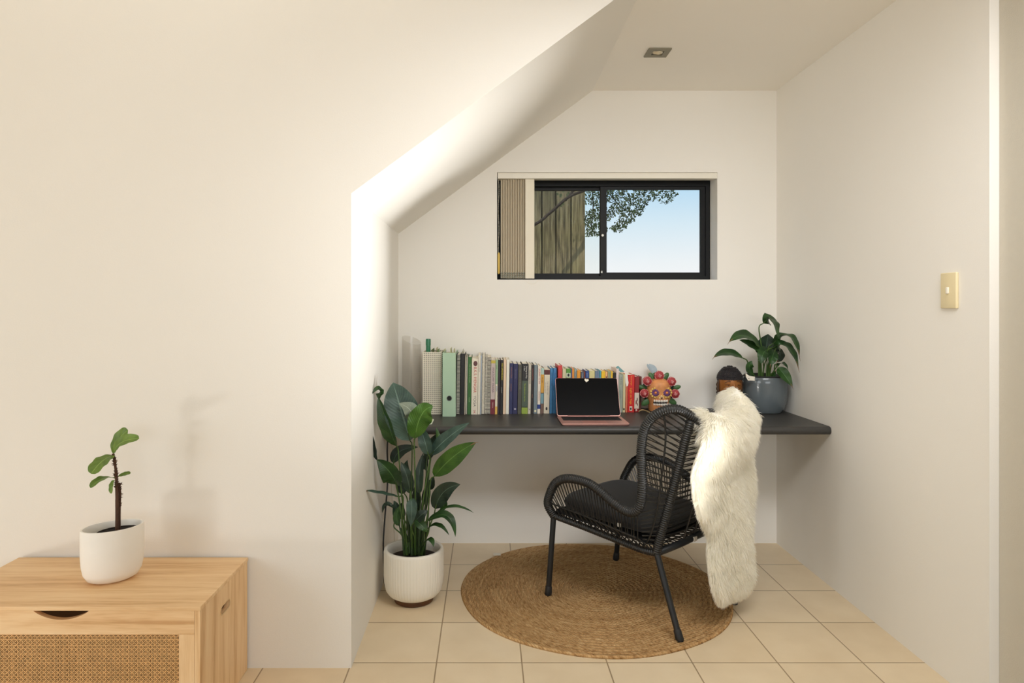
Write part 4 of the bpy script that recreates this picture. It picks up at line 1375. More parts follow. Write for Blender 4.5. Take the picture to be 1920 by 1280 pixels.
b0 = mb.grid(rows, closed=True)
mb.f.append(tuple(b0 + q for q in range(32)))
mb.f.append(tuple(b0 + 12 * 32 + q for q in reversed(range(32))))
zf = lambda y: H - (y - CY) * kb
fy = bY + .06 - 23 * kb
# nose, brows, lids, lips
mb.tube([(bxc - .002, fy + .001, zf(716)), (bxc - .002, fy - .005, zf(724)), (bxc - .002, fy - .012, zf(733)), (bxc - .002, fy - .004, zf(736))], [.003, .005, .0075, .005], 10)
for s in (-1, 1):
    mb.ellipsoid((bxc + s * .024 - .002, fy + .010, zf(720)), (.015, .007, .006), Matrix.Rotation(R(s * 6), 3, 'Y'), 14, 8)
    mb.ellipsoid((bxc + s * .006 - .002, fy - .004, zf(735)), (.006, .006, .005), None, 10, 6)
mb.ellipsoid((bxc - .002, fy + .003, zf(742)), (.016, .007, .003), None, 12, 6)
mb.ellipsoid((bxc - .002, fy + .004, zf(745)), (.013, .007, .0035), None, 12, 6)
mb.ellipsoid((bxc - .002, fy - .001, zf(711.5)), (.0025, .003, .0025), None, 8, 6)
hd_ = mb.build('head', GOLD, bh)
mb = MB()
for s in (-1, 1):
    cx_ = bxc + s * .024 - .002
    mb.tube([(cx_ - .016, fy + .010, zf(718)), (cx_ - .008, fy + .001, zf(715)), (cx_, fy, zf(714.2)), (cx_ + .008, fy + .002, zf(715)), (cx_ + .017, fy + .012, zf(717.5))], .0013, 5)
    mb.tube([(cx_ - .013, fy + .008, zf(720.5)), (cx_, fy + .0035, zf(722.4)), (cx_ + .013, fy + .009, zf(720.5))], .0012, 5)
mb.build('eye_lines', M((40, 24, 16), .5), hd_)
mb = MB()
for s in (-1, 1):
    mb.tube([(bxc + s * .054, bY + .058, zf(714)), (bxc + s * .060, bY + .06, zf(722)), (bxc + s * .058, bY + .06, zf(738)), (bxc + s * .054, bY + .058, zf(748))], [.005, .008, .006, .007], 8)
mb.build('ears', M((74, 50, 32), .45, .2), bh)
# hair cap with rows of curls
mb = MB()
cap = [(712.5, 22.5, 24.5), (706, 21.6, 23.5), (700, 18.6, 20.5), (696, 15, 16.5), (693, 13, 14), (690, 9, 10), (688.3, 3, 3)]
rows = []
for (y, hw, hd) in cap:
    rows.append([(bxc + hw * kb * math.cos(2 * math.pi * q / 32), bY + .062 + hd * kb * math.sin(2 * math.pi * q / 32), zf(y)) for q in range(32)])
b0 = mb.grid(rows, closed=True)
mb.f.append(tuple(b0 + q for q in range(32)))
mb.f.append(tuple(b0 + 6 * 32 + q for q in reversed(range(32))))
for ri in range(10):
    t = ri / 9
    y = 711.5 - 23 * t
    for (ya, wa, da), (yb_, wb, db) in zip(cap, cap[1:]):
        if yb_ <= y <= ya:
            u = (ya - y) / (ya - yb_)
            hw, hd = wa + (wb - wa) * u, da + (db - da) * u
    nq = max(6, int(hw * 1.9))
    for q in range(nq):
        a = 2 * math.pi * (q + .5 * (ri % 2)) / nq
        mb.ellipsoid((bxc + hw * kb * math.cos(a), bY + .062 + hd * kb * math.sin(a), zf(y)), (.0048, .0048, .0042), None, 7, 5)
for y in (724, 732, 740):       # hair behind the ears
    for q in range(9):
        a = R(20 + 140 * q / 8)
        mb.ellipsoid((bxc + 21.5 * kb * math.cos(a), bY + .062 + 23 * kb * math.sin(a), zf(y)), (.009, .009, .011), None, 7, 5)
for s in (-1, 1):
    for y in (714, 719, 724, 729):
        mb.ellipsoid((bxc + s * 22.0 * kb, bY + .066, zf(y)), (.005, .010, .007), None, 7, 5)
mb.build('hair', HAIR, bh)

# ------------------------------------------------------------------ jute rug
def jute():
    m, t, p, out = new_mat('braided_jute')
    tc = t.nodes.new('ShaderNodeTexCoord')
    s = t.nodes.new('ShaderNodeSeparateXYZ')
    t.links.new(tc.outputs['Object'], s.inputs[0])
    rr_ = math_node(t, 'SQRT', math_node(t, 'ADD', math_node(t, 'MULTIPLY', s.outputs['X'], s.outputs['X']), math_node(t, 'MULTIPLY', s.outputs['Y'], s.outputs['Y'])))
    an = math_node(t, 'ARCTAN2', s.outputs['Y'], s.outputs['X'])
    cb = t.nodes.new('ShaderNodeCombineXYZ')
    t.links.new(math_node(t, 'MULTIPLY', rr_, 120), cb.inputs[0])
    t.links.new(math_node(t, 'MULTIPLY', math_node(t, 'MULTIPLY', an, rr_), 48), cb.inputs[1])
    n1 = t.nodes.new('ShaderNodeTexNoise')
    n1.inputs['Scale'].default_value = 1.0
    n1.inputs['Detail'].default_value = 6
    n1.inputs['Roughness'].default_value = .7
    t.links.new(cb.outputs[0], n1.inputs['Vector'])
    cb2 = t.nodes.new('ShaderNodeCombineXYZ')
    t.links.new(math_node(t, 'MULTIPLY', rr_, 26), cb2.inputs[0])
    t.links.new(math_node(t, 'MULTIPLY', an, .8), cb2.inputs[1])
    n2 = t.nodes.new('ShaderNodeTexNoise')
    n2.inputs['Scale'].default_value = 1.0
    n2.inputs['Detail'].default_value = 3
    t.links.new(cb2.outputs[0], n2.inputs['Vector'])
    f = math_node(t, 'ADD', math_node(t, 'MULTIPLY', n1.outputs['Fac'], .80), math_node(t, 'MULTIPLY', n2.outputs['Fac'], .20))
    t.links.new(ramp(t, f, [(.30, (104, 72, 42)), (.42, (170, 130, 84)), (.52, (200, 160, 110)), (.66, (222, 188, 140))]), p.inputs['Base Color'])
    p.inputs['Roughness'].default_value = .9
    p.inputs['Specular IOR Level'].default_value = .15
    # braid strands slanting across each round
    br_ = math_node(t, 'SINE', math_node(t, 'ADD', math_node(t, 'MULTIPLY', math_node(t, 'MULTIPLY', an, rr_), 420), math_node(t, 'MULTIPLY', math_node(t, 'PINGPONG', rr_, .0099), 640)))
    hgt = math_node(t, 'ADD', math_node(t, 'MULTIPLY', br_, .5), math_node(t, 'MULTIPLY', n1.outputs['Fac'], 1.4))
    b = t.nodes.new('ShaderNodeBump')
    b.inputs['Strength'].default_value = .9
    b.inputs['Distance'].default_value = .003
    t.links.new(hgt, b.inputs['Height'])
    t.links.new(b.outputs[0], p.inputs['Normal'])
    return m
rcx, rcy, rR = .461, 2.96, .592
rg = thing('jute_rug', (rcx, rcy, 0), 'round braided jute rug under the black armchair', 'rug')
mb = MB()
pitch, nseg = .0198, 144
nring = int(rR / pitch)
prev = None
rows = []
sub = 5
for i in range(nring * sub + 1):
    fr_ = i / sub
    hgt = .0055 + .0055 * abs(math.sin(math.pi * fr_)) ** .6
    if i == nring * sub:
        hgt = .0005
    row = []
    for k in range(nseg):
        a = 2 * math.pi * k / nseg
        wob = 1 + .006 * math.sin(3 * a + 1) + .004 * math.sin(7 * a)
        rad = (fr_ * pitch + .0006) * (wob if fr_ > 3 else 1)
        row.append((rcx + rad * math.cos(a), rcy + rad * math.sin(a), hgt))
    rows.append(row)
b0 = mb.grid(rows, closed=True)
mb.f.append(tuple(b0 + k for k in range(nseg)))
mb.f.append(tuple(b0 + nring * sub * nseg + k for k in reversed(range(nseg))))
mb.build('braid', jute(), rg, angle=None)
lb = MB()
c = P(932, 1044, 3.365)
lb.box(c.x - .018, c.x + .018, c.y - .013, c.y + .02, .0125, .0135)
lb.build('care_label', M((226, 218, 200), .7), rg, smooth=False)['label'] = 'white cloth label'

# ------------------------------------------------------------------ rattan armchair (local frame: x to the sitter's right, y forward)
CXc, CYc, CR = .6555, 2.8765, math.atan2(.699, .715)
chr_ = thing('rattan_armchair', (CXc, CYc, 0), 'black woven rattan armchair with high curved back', 'armchair', None, (0, 0, CR))
RAT = M((27, 26, 24), .42, var=.18, scale=60, spec=.5)
METAL = M((28, 30, 31), .42, .2, spec=.5)
mir = lambda pts: [Vector((-p[0], p[1], p[2])) for p in pts]
left = [(-.252, .27, .345), (-.272, .285, .39), (-.282, .272, .434), (-.287, .23, .50), (-.288, .158, .530), (-.287, .05, .525), (-.285, -.052, .476), (-.282, -.115, .452), (-.281, -.155, .462), (-.28, -.176, .50),
        (-.28, -.182, .56), (-.28, -.180, .6215), (-.28, -.178, .70), (-.28, -.196, .785), (-.268, -.245, .84), (-.235, -.300, .855), (-.19, -.338, .826), (-.14, -.362, .796), (-.07, -.380, .782), (0, -.386, .780)]
left = [Vector(p) for p in left]
full = left + list(reversed(mir(left)[:-1]))
def wrapped(mb, pts, r_, step=.0021, ridge=.0021, seg=10):
    pp_ = resample(catmull(pts, 10), step)
    mb.tube(pp_, [r_ + ridge * (-1.0, .45, .8, .45)[i % 4] for i in range(len(pp_))], seg)
    return pp_
mb = MB()
wrapped(mb, full, .0172)
mb.build('frame_loop', RAT, chr_, local=True, angle=None)
post = [(-.213, -.2, .300), (-.212, -.232, .42), (-.208, -.27, .56), (-.203, -.305, .70), (-.196, -.333, .815)]
for s in (1, -1):
    mb = MB()
    q = post if s == 1 else mir(post)
    wrapped(mb, q, .0162)
    mb.build('back_post', RAT, chr_, local=True, angle=None)
rail = [(-.25, .27, .345), (-.24, .12, .330), (-.23, -.03, .312), (-.222, -.14, .299), (-.213, -.2, .298)]
for s in (1, -1):
    mb = MB()
    wrapped(mb, rail if s == 1 else mir(rail), .0125)
    mb.build('side_rail', RAT, chr_, local=True, angle=None)
mb = MB()
mb.tube(catmull([(-.25, .27, .345), (-.12, .285, .352), (0, .29, .354), (.12, .285, .352), (.25, .27, .345)], 6), .0135, 10)
mb.build('front_rail', METAL, chr_, local=True)
mb = MB()
rr_pts = catmull([(-.213, -.2, .298), (-.12, -.245, .322), (0, -.262, .334), (.12, -.245, .322), (.213, -.2, .298)], 6)
mb.tube(rr_pts, .0135, 10)
rrail = mb.build('rear_rail', METAL, chr_, local=True)
mb = MB()
mb.box(-.060, -.038, -.2735, -.266, .322, .339)
mb.build('maker_label', M((206, 200, 190), .5), rrail, smooth=False, local=True)['label'] = 'white sticker'
# legs
feet = [(-.2705, .286, .0125), (.27, .32, .0125), (-.233, -.311, .0125), (.233, -.294, .0008)]
tops = [(-.252, .272, .348), (.252, .272, .348), (-.213, -.202, .300), (.213, -.202, .300)]
for ft, tp in zip(feet, tops):
    ft, tp = Vector(ft), Vector(tp)
    d = (tp - ft).normalized()
    lg = MB().tube([ft + d * .004, tp], .0118, 14).build('leg', METAL, chr_, local=True)
    MB().tube([ft, ft + Vector((0, 0, .004)), ft + d * .012, ft + d * .034, ft + d * .038], [.0135, .0150, .0150, .0140, .0122], 14).build('foot_cap', M((20, 20, 20), .55), lg, local=True)
# weaving
def along(pts, t):
    n = len(pts) - 1
    f = max(0, min(n - 1e-6, t * n))
    i = int(f)
    return pts[i].lerp(pts[i + 1], f - i)
armL = resample(catmull(left[0:10], 10), .004)
railL = resample(catmull(rail, 10), .004)
wingL = resample(catmull(left[9:16], 10), .004)
postL = resample(catmull(post, 10), .004)
midrail = [Vector((-.277, .275, .405)), Vector((-.275, .10, .39)), Vector((-.268, -.05, .368)), Vector((-.258, -.15, .352))]
midL = resample(catmull(midrail, 10), .004)
wingmid = resample(catmull([(-.262, -.262, .842), (-.25, -.262, .74), (-.25, -.245, .60), (-.245, -.225, .48), (-.235, -.185, .36), (-.222, -.14, .305)], 10), .004)
def strand(mb, a, b, r_=.0024, sag=0.0, n=3):
    m_ = (a + b) / 2 + Vector((0, 0, -sag))
    mb.tube(bez(a, m_, b, n), r_, 5, caps=False)
for s in (1, -1):
    fl_ = (lambda v: v) if s == 1 else (lambda v: Vector((-v.x, v.y, v.z)))
    mb = MB()
    N = 34
    for i in range(N):
        t0 = (i + .5) / N
        # from the arm loop to the rail, in slanted pairs
        a = along(armL, .10 + .86 * t0)
        b = along(railL, min(1, max(0, t0 + (.045 if i % 2 else -.005))))
        m_ = along(midL, min(1, max(0, t0 + (.012 if i % 2 else .002))))
        mb.tube([fl_(a), fl_(m_), fl_(b)], .0024, 5, caps=False)
    mb.tube([fl_(p) for p in midL[::3]], .0034, 6)
    mb.build('side_weave', RAT, chr_, local=True)
    mb = MB()
    N = 34
    for i in range(N):
        t0 = i / (N - 1)
        a = along(wingL, .02 + .96 * t0)
        b = along(postL, max(0, min(1, .38 + .62 * t0 + (.018 if i % 2 else -.018))))
        strand(mb, fl_(a), fl_(b), .0023)
    for i in range(10):     # the lower corner between arm dip and post
        t0 = i / 9
        a = Vector((-.275 + .045 * t0, -.165 + .01 * t0, .455 - .14 * t0))
        b = along(postL, .36 - .34 * t0)
        strand(mb, fl_(a), fl_(b), .0026)
    mb.tube([fl_(p) for p in wingmid[::3]], .0036, 6)
    mb.build('wing_weave', RAT, chr_, local=True)
mb = MB()
N = 46
for i in range(N):
    t0 = i / (N - 1)
    a = along(postL, .04 + .94 * t0)
    b = along(postL, max(0, min(1, .04 + .94 * t0 + (.03 if i % 2 else -.03))))
    b = Vector((-b.x, b.y, b.z))
    m_ = (a + b) / 2 + Vector((0, -.035, 0))
    mb.tube(bez(a, m_, b, 6), .0023, 5, caps=False)
for u in (-.10, -.035, .035, .10):
    mb.tube(catmull([(u, -.262 + .02 * abs(u) * 8, .332 - .1 * abs(u)), (u * 1.05, -.285, .45), (u * 1.05, -.325, .62), (u, -.378 + abs(u) * .1, .782)], 6), .0034, 6)
mb.build('back_weave', RAT, chr_, local=True)
mb = MB()
for i in range(26):         # cords from the deck to the rear rail
    t0 = i / 25
    a = Vector((-.205 + .41 * t0, -.165, .318))
    b = along(rr_pts, max(0, min(1, t0 + (.06 if i % 2 else -.06))))
    strand(mb, a, b, .0026, 0, 3)
for s_ in (-1, 1):
    for i in range(30):
        a = along(railL, (i + .5) / 30)
        a = Vector((a.x * s_ * -1 if s_ > 0 else a.x, a.y, a.z))
        strand(mb, a, Vector((a.x * .9, a.y + .008, a.z + .014)), .0030, 0, 2)
mb.build('seat_webbing', RAT, chr_, local=True)
dk_rows = []
for v_, hw_ in ((.283, .10), (.282, .225), (.20, .232), (.06, .222), (-.08, .214), (-.168, .206)):
    z_ = .352 + .085 * (v_ - .27) + .004
    dk_rows.append((v_, hw_, z_))
mb = MB()
rows = []
for dz in (0, .012):
    pass
for v_, hw_, z_ in dk_rows:
    sec = []
    for u_ in (-1, -.6, 0, .6, 1):
        sec.append((u_ * hw_, v_, z_ - .006 * (1 - abs(u_))))
    sec += [(p[0], p[1], p[2] + .009) for p in reversed(sec)]
    rows.append(sec)
b0 = mb.grid(rows, closed=True)
mb.f.append(tuple(b0 + q for q in range(10)))
mb.f.append(tuple(b0 + 50 + q for q in reversed(range(10))))
mb.build('seat_deck', M((24, 23, 22), .85), chr_, local=True)

# seat pad
cu = thing('seat_cushion', (CXc, CYc, .35), 'flat black fabric seat pad on the rattan armchair', 'cushion', None, (0, 0, CR))
FAB = M((34, 33, 32), .9, var=.12, scale=220, bump=.4, bscale=900, sheen=.1)
outl = []
for k in range(64):
    a = 2 * math.pi * k / 64
    ca, sa = math.cos(a), math.sin(a)
    e = .42
    x = math.copysign(abs(ca) ** e, ca) * .228
    y = math.copysign(abs(sa) ** e, sa) * .235 + .035
    x *= 1 + .12 * (y / .27) - .02
    outl.append((x, y))
mb = MB()
rows = []
for (s, z) in ((.0, -.002), (.9, -.002), (.97, .0), (1.0, .008), (1.0, .030), (.97, .040), (.88, .046), (.6, .050), (.3, .051), (.0, .051)):
    rows.append([(x * s, .035 + (y - .035) * s, z + .012 + .085 * (.035 + (y - .035) * s + .05)) for x, y in outl])
mb.grid(rows, closed=True)
mb.build('pad', FAB, cu, local=True, angle=None)
mb = MB()
mb.tube([(x * 1.004, .035 + (y - .035) * 1.004, .034 + .085 * (y + .05)) for x, y in outl], .0028, 6, closed=True)
mb.build('piping', M((24, 23, 23), .8), cu, local=True)
MB().box(-.2365, -.2345, -.055, -.04, .018, .032).build('care_tag', M((216, 212, 200), .7), cu, smooth=False, local=True)['label'] = 'white fabric tag'

# ------------------------------------------------------------------ sheepskin over the back of the armchair
fu = thing('sheepskin_throw', (CXc, CYc, .35), 'cream long haired sheepskin hung over the back of the black armchair', 'sheepskin', None, (0, 0, CR))
cs, sn = math.cos(CR), math.sin(CR)
def uz(px, py, v):
    k = (px - CX) / F
    u = (k * (CYc + cs * v) - (CXc - sn * v)) / (cs - sn * k)
    Y = CYc + sn * u + cs * v
    return u, H - (py - CY) * Y / F
rail_uv = [(-.30, -.30, .84), (-.22, -.31, .838), (-.15, -.360, .798), (-.07, -.380, .782), (0, -.386, .780), (.07, -.380, .782), (.15, -.36, .798), (.20, -.33, .83), (.245, -.29, .856), (.275, -.235, .84), (.30, -.2, .80)]
def rail_at(u):
    for (ua, va, za), (ub, vb, zb_) in zip(rail_uv, rail_uv[1:]):
        if ua <= u <= ub:
            t = (u - ua) / (ub - ua)
            return va + (vb - va) * t, za + (zb_ - za) * t
    return rail_uv[-1][1:] if u > 0 else rail_uv[0][1:]
VH = -.355
Lp = [(792, 1326), (812, 1318), (835, 1309), (880, 1300), (930, 1299), (962, 1309), (985, 1329), (1005, 1335), (1040, 1327), (1090, 1328), (1112, 1338), (1124, 1352)]
Rp = [(770, 1404), (800, 1403), (900, 1403), (1000, 1400), (1050, 1397), (1090, 1390), (1112, 1382), (1124, 1368)]
def vh_at(y):
    return VH - .045 * max(0, min(1, (880 - y) / 90))
Le = [uz(x, y, vh_at(y)) for y, x in Lp]
Re = [uz(x, y, vh_at(y)) for y, x in Rp]
def edge_at(E, z):
    E = sorted(E, key=lambda q: q[1])
    if z <= E[0][1]:
        return E[0][0]
    for (ua, za), (ub, zb_) in zip(E, E[1:]):
        if za <= z <= zb_:
            return ua + (ub - ua) * (z - za) / (zb_ - za)
    return E[-1][0]
NC = 28
zbot = min(Le[-1][1], Re[-1][1]) + .02
rows_c = []
def top_row(dz, dv, ul, ur):
    r = []
    for j in range(NC + 1):
        u = ul + (ur - ul) * j / NC
        v, z = rail_at(u)
        r.append(Vector((u, v + dv, z + dz)))
    return r
rows_c.append(top_row(-.13, .035, -.08, .235))
rows_c.append(top_row(-.07, .036, -.11, .25))
rows_c.append(top_row(-.02, .034, -.13, .262))
rows_c.append(top_row(.015, .020, -.16, .268))
rows_c.append(top_row(.026, -.004, -.175, .270))
rows_c.append(top_row(.012, -.026, -.165, .270))
ntop = len(rows_c)
NH = 40
zt_ = .765
for i in range(NH + 1):
    t = i / NH
    r = []
    z0 = zt_ + (zbot - zt_) * t
    ul, ur = edge_at(Le, z0), edge_at(Re, z0)
    if ur - ul < .03:
        m__ = (ul + ur) / 2
        ul, ur = m__ - .015, m__ + .015
    for j in range(NC + 1):
        u = ul + (ur - ul) * j / NC
        v, z = rail_at(max(-.15, min(.27, u)))
        bl_ = min(1, t / .25)
        bl_ = bl_ * bl_ * (3 - 2 * bl_)
        zz = z0 + (z - .03 - zt_) * (1 - min(1, t / .3))
        post_v = -.2 - (zz - .3) * .265 - .045
        vv = (v - .034) * (1 - bl_) + min(VH, post_v) * bl_
        vv += .012 * math.sin(u * 22 + z0 * 9) * bl_
        r.append(Vector((u, vv, zz)))
    rows_c.append(r)
C = np.array([[list(p) for p in r] for r in rows_c])
# normals of the sheet, pointing outwards (away from the chair)
du = np.gradient(C, axis=1)
ds = np.gradient(C, axis=0)
Nn = np.cross(ds, du)
Nn /= np.linalg.norm(Nn, axis=2, keepdims=True) + 1e-9
if Nn[ntop + 10, NC // 2, 1] > 0:
    Nn = -Nn
jj = np.linspace(-1, 1, NC + 1)[None, :]
ii = np.linspace(0, 1, C.shape[0])[:, None]
prof_t = np.sqrt(np.clip(1 - np.abs(jj) ** 3.0, 0, 1)) * np.clip((1 - ii) * 14, 0, 1) ** .5 * np.clip(ii * 25 + .2, 0, 1)
thick = .006 + .017 * prof_t
outer = C + Nn * thick[..., None]
inner = C - Nn * .004
mb = MB()
rows = [[Vector(p) for p in outer[i]] + [Vector(p) for p in inner[i][::-1]] for i in range(C.shape[0])]
b0 = mb.grid(rows, closed=True)
nn_ = 2 * (NC + 1)
mb.f.append(tuple(b0 + q for q in range(nn_)))
mb.f.append(tuple(b0 + (C.shape[0] - 1) * nn_ + q for q in reversed(range(nn_))))
WOOL = M((250, 246, 234), .9, var=.05, scale=14, sheen=.3, spec=.1)
pelt = mb.build('pelt', WOOL, fu, loc=None, local=True, angle=None)
for v in pelt.data.vertices:
    v.co.z -= .35
# pile: a mesh of fine tapering locks
rng = np.random.default_rng(5)
def pile(n, surf, nrm, edge=False):
    nr, nc = surf.shape[:2]
    if edge:
        fi = rng.uniform(0, nr - 1.001, n)
        side = rng.integers(0, 2, n)
        fj = np.where(side == 0, rng.uniform(0, 2.2, n) ** 1.2 * .8, nc - 1.001 - rng.uniform(0, 2.2, n) ** 1.2 * .8)
        m = rng.uniform(0, 1, n) < .22
        fi = np.where(m, nr - 1.001 - rng.uniform(0, 1.2, n), fi)
        fj = np.where(m, rng.uniform(0, nc - 1.001, n), fj)
    else:
        # weight by row spacing
        seglen = np.linalg.norm(np.diff(surf[:, nc // 2], axis=0), axis=1)
        width = np.linalg.norm(surf[:-1, -1] - surf[:-1, 0], axis=1)
        w = seglen * width
        row = rng.choice(nr - 1, n, p=w / w.sum())
        fi = row + rng.uniform(0, .999, n)
        fj = rng.uniform(0, nc - 1.001, n)
    i, j = fi.astype(int), fj.astype(int)
    a, b = (fi - i)[:, None], (fj - j)[:, None]
    def bil(A):
        return (A[i, j] * (1 - a) + A[i + 1, j] * a) * (1 - b) + (A[i, j + 1] * (1 - a) + A[i + 1, j + 1] * a) * b
    p, nv = bil(surf), bil(nrm)
    nv /= np.linalg.norm(nv, axis=1, keepdims=True)
    acr = bil(du)
    acr /= np.linalg.norm(acr, axis=1, keepdims=True)
    x = (fj / (nc - 1) * 2 - 1)[:, None]
    lateral = acr * np.sign(x) * np.clip(np.abs(x) - .55, 0, 1) * 2.6
    f1 = np.sin(p[:, 0:1] * 61 + np.sin(p[:, 2:3] * 43) * 1.5) + np.sin(p[:, 2:3] * 57 + p[:, 0:1] * 31)
    f2 = np.sin(p[:, 2:3] * 71 + np.sin(p[:, 0:1] * 50) * 1.7) + np.sin(p[:, 0:1] * 83 - p[:, 2:3] * 37)
    d = nv * .40 + lateral * (1.35 if edge else .5) + np.array([0, 0, -.52]) + acr * f1 * .13 + np.array([0, 0, 1]) * f2 * .08 + rng.normal(0, .09, (n, 3))
    bott = np.clip((fi / (nr - 1) - .93) * 14, 0, 1)[:, None]
    d += np.array([0, 0, -.5]) * bott
    d /= np.linalg.norm(d, axis=1, keepdims=True)
    L = rng.uniform(.030, .052, n)[:, None] * (1 - .25 * bott)
    return p, nv, d, L
p1 = pile(72000, outer, Nn)
p2 = pile(24000, (outer + inner) / 2, Nn, True)
p3 = pile(10000, inner[:ntop + 2], -Nn[:ntop + 2])
p_, n_, d_, L_ = [np.concatenate(q) for q in zip(p1, p2, p3)]
NS_ = len(p_)
W = rng.uniform(.0006, .0012, NS_)[:, None]
sd = np.cross(d_, rng.normal(0, 1, (NS_, 3)))
sd /= np.linalg.norm(sd, axis=1, keepdims=True)
q0 = p_ - n_ * .004
q1 = p_ + d_ * L_ * .38 + n_ * .005
q2 = p_ + d_ * L_ * .75 + n_ * .003 + np.array([0, 0, -.002])
q3 = p_ + d_ * L_ + np.array([0, 0, -.005])
V = np.stack([q0 - sd * W, q0 + sd * W, q1 - sd * W, q1 + sd * W, q2 - sd * W * .7, q2 + sd * W * .7, q3], axis=1).reshape(-1, 3)
V[:, 2] -= .35
V[:, 2] = np.maximum(V[:, 2], -.35 + .006)
base_i = (np.arange(NS_) * 7)[:, None]
quads = np.concatenate([base_i + np.array([0, 1, 3, 2]), base_i + np.array([2, 3, 5, 4])], axis=0)
tris = base_i + np.array([4, 5, 6])
me = bpy.data.meshes.new('pile')
me.vertices.add(len(V))
me.vertices.foreach_set('co', V.astype(np.float32).ravel())
nl = quads.size + tris.size
me.loops.add(nl)
me.loops.foreach_set('vertex_index', np.concatenate([quads.ravel(), tris.ravel()]).astype(np.int32))
me.polygons.add(len(quads) + len(tris))
me.polygons.foreach_set('loop_start', np.concatenate([np.arange(len(quads)) * 4, quads.size + np.arange(len(tris)) * 3]).astype(np.int32))
me.update(calc_edges=True)
me.validate()
me.shade_smooth()
def wool():
    m, t, p, out = new_mat('cream_wool')
    p.inputs['Base Color'].default_value = srgb(254, 252, 244)
    p.inputs['Roughness'].default_value = .8
    p.inputs['Specular IOR Level'].default_value = .15
    tl_ = t.nodes.new('ShaderNodeBsdfTranslucent')
    tl_.inputs[0].default_value = srgb(254, 251, 242)
    mx = t.nodes.new('ShaderNodeMixShader')
    mx.inputs[0].default_value = .58
    t.links.new(p.outputs[0], mx.inputs[1])
    t.links.new(tl_.outputs[0], mx.inputs[2])
    t.links.new(mx.outputs[0], out.inputs[0])
    return m
me.materials.append(wool())
fur = bpy.data.objects.new('pile', me)
COL.objects.link(fur)
fur.parent = fu
fur['kind'] = 'stuff'

# ------------------------------------------------------------------ cane fronted cabinet
cxl, cxr, cyf, cyb, czt = -1.583, -.810, 1.931, 2.312, .381
cb_ = thing('cane_cabinet', ((cxl + cxr) / 2, (cyf + cyb) / 2, 0), 'pale timber storage chest with a woven cane front', 'cabinet')
MB().box(cxl, cxr + .003, cyf - .003, cyb, czt - .012, czt, .0012).build('lid', OAK_X, cb_, angle=30)
zl = czt - .0125
# side panels with oval grips
def slot(cy_, cz_, w, h, n=8):
    out = []
    for c_, a0 in ((cy_ + w / 2 - h / 2, -90), (cy_ - w / 2 + h / 2, 90)):
        for k in range(n + 1):
            a = R(a0 + 180 * k / n)
            out.append((c_ + h / 2 * math.cos(a), cz_ + h / 2 * math.sin(a)))
    return out
gy, gz = 2.118, .298
for xx, nm in ((cxr - .016, 1), (cxl, 0)):
    sp_ = MB().plate([(cyf + .0005, .001), (cyb, .001), (cyb, zl), (cyf + .0005, zl)], [slot(gy, gz, .074, .026)], lambda a, b, d: (xx + d, a, b), .016).build('side_panel', OAK_Z, cb_, smooth=False)
    if nm:
        MB().plate(slot(gy, gz, .079, .031), [slot(gy, gz, .073, .025)], lambda a, b, d: (xx + .012 + d, a, b), .0055).build('grip_rim', M((222, 190, 144), .5), sp_, smooth=False)
rz0 = H - (1189 - CY) * cyf / F
xi0, xi1 = cxl + .0165, cxr - .0165
# top rail with a scooped finger grip
sc0, sc1 = (62 - CX) * cyf / F, (167 - CX) * cyf / F
dep_ = .0262
scoop = []
for k in range(17):
    t = k / 16
    scoop.append((sc1 + (sc0 - sc1) * t, zl - dep_ * (math.sin(math.pi * t) ** .75)))
MB().plate([(xi0, rz0), (xi1, rz0), (xi1, zl)] + scoop + [(xi0, zl)], [], lambda a, b, d: (a, cyf + d, b), .016).build('top_rail', OAK_X, cb_, smooth=False)
st0 = (335.5 - CX) * cyf / F
MB().box(st0, xi1, cyf, cyf + .016, .03, rz0 - .0005).build('stile', OAK_Z, cb_, smooth=False)
MB().box(xi0, xi0 + (xi1 - st0), cyf, cyf + .016, .03, rz0 - .0005).build('stile', OAK_Z, cb_, smooth=False)
MB().box(xi0 + (xi1 - st0) + .0005, st0 - .0005, cyf, cyf + .016, .03, .062).build('bottom_rail', OAK_X, cb_, smooth=False)
MB().box(xi0, xi1, cyb - .010, cyb, .02, zl).build('back_panel', M((150, 118, 80), .7), cb_, smooth=False)
MB().box(xi0, xi1, cyf + .017, cyb - .0105, .02, .032).build('bottom_panel', M((150, 118, 80), .7), cb_, smooth=False)
CANE = M((222, 176, 116), .6, var=.25, scale=40)
pa0, pa1, pz0, pz1 = xi0 + (xi1 - st0) + .001, st0 - .001, .0625, rz0 - .001
mb = MB()
pit = .0131
yc = cyf + .006
nx = int((pa1 - pa0) / pit)
nz = int((pz1 - pz0) / pit)
for i in range(nx + 1):
    for o_ in (-.0019, .0019):
        x = pa0 + (i + .5) * pit + o_
        if pa0 < x < pa1:
            mb.box(x - .0009, x + .0009, yc - .0004, yc + .0004, pz0, pz1)
for i in range(nz + 1):
    for o_ in (-.0019, .0019):
        z = pz1 - (i + .35) * pit + o_
        if pz0 < z < pz1:
            mb.box(pa0, pa1, yc - .0012, yc - .0005, z - .0009, z + .0009)
def clipseg(x0, z0, x1, z1):
    t0, t1 = 0, 1
    dx, dz = x1 - x0, z1 - z0
    for p_q, q_q in ((-dx, x0 - pa0), (dx, pa1 - x0), (-dz, z0 - pz0), (dz, pz1 - z0)):
        if abs(p_q) < 1e-12:
            if q_q < 0:
                return None
            continue
        r_q = q_q / p_q
        if p_q < 0:
            t0 = max(t0, r_q)
        else:
            t1 = min(t1, r_q)
    if t0 >= t1:
        return None
    return x0 + dx * t0, z0 + dz * t0, x0 + dx * t1, z0 + dz * t1
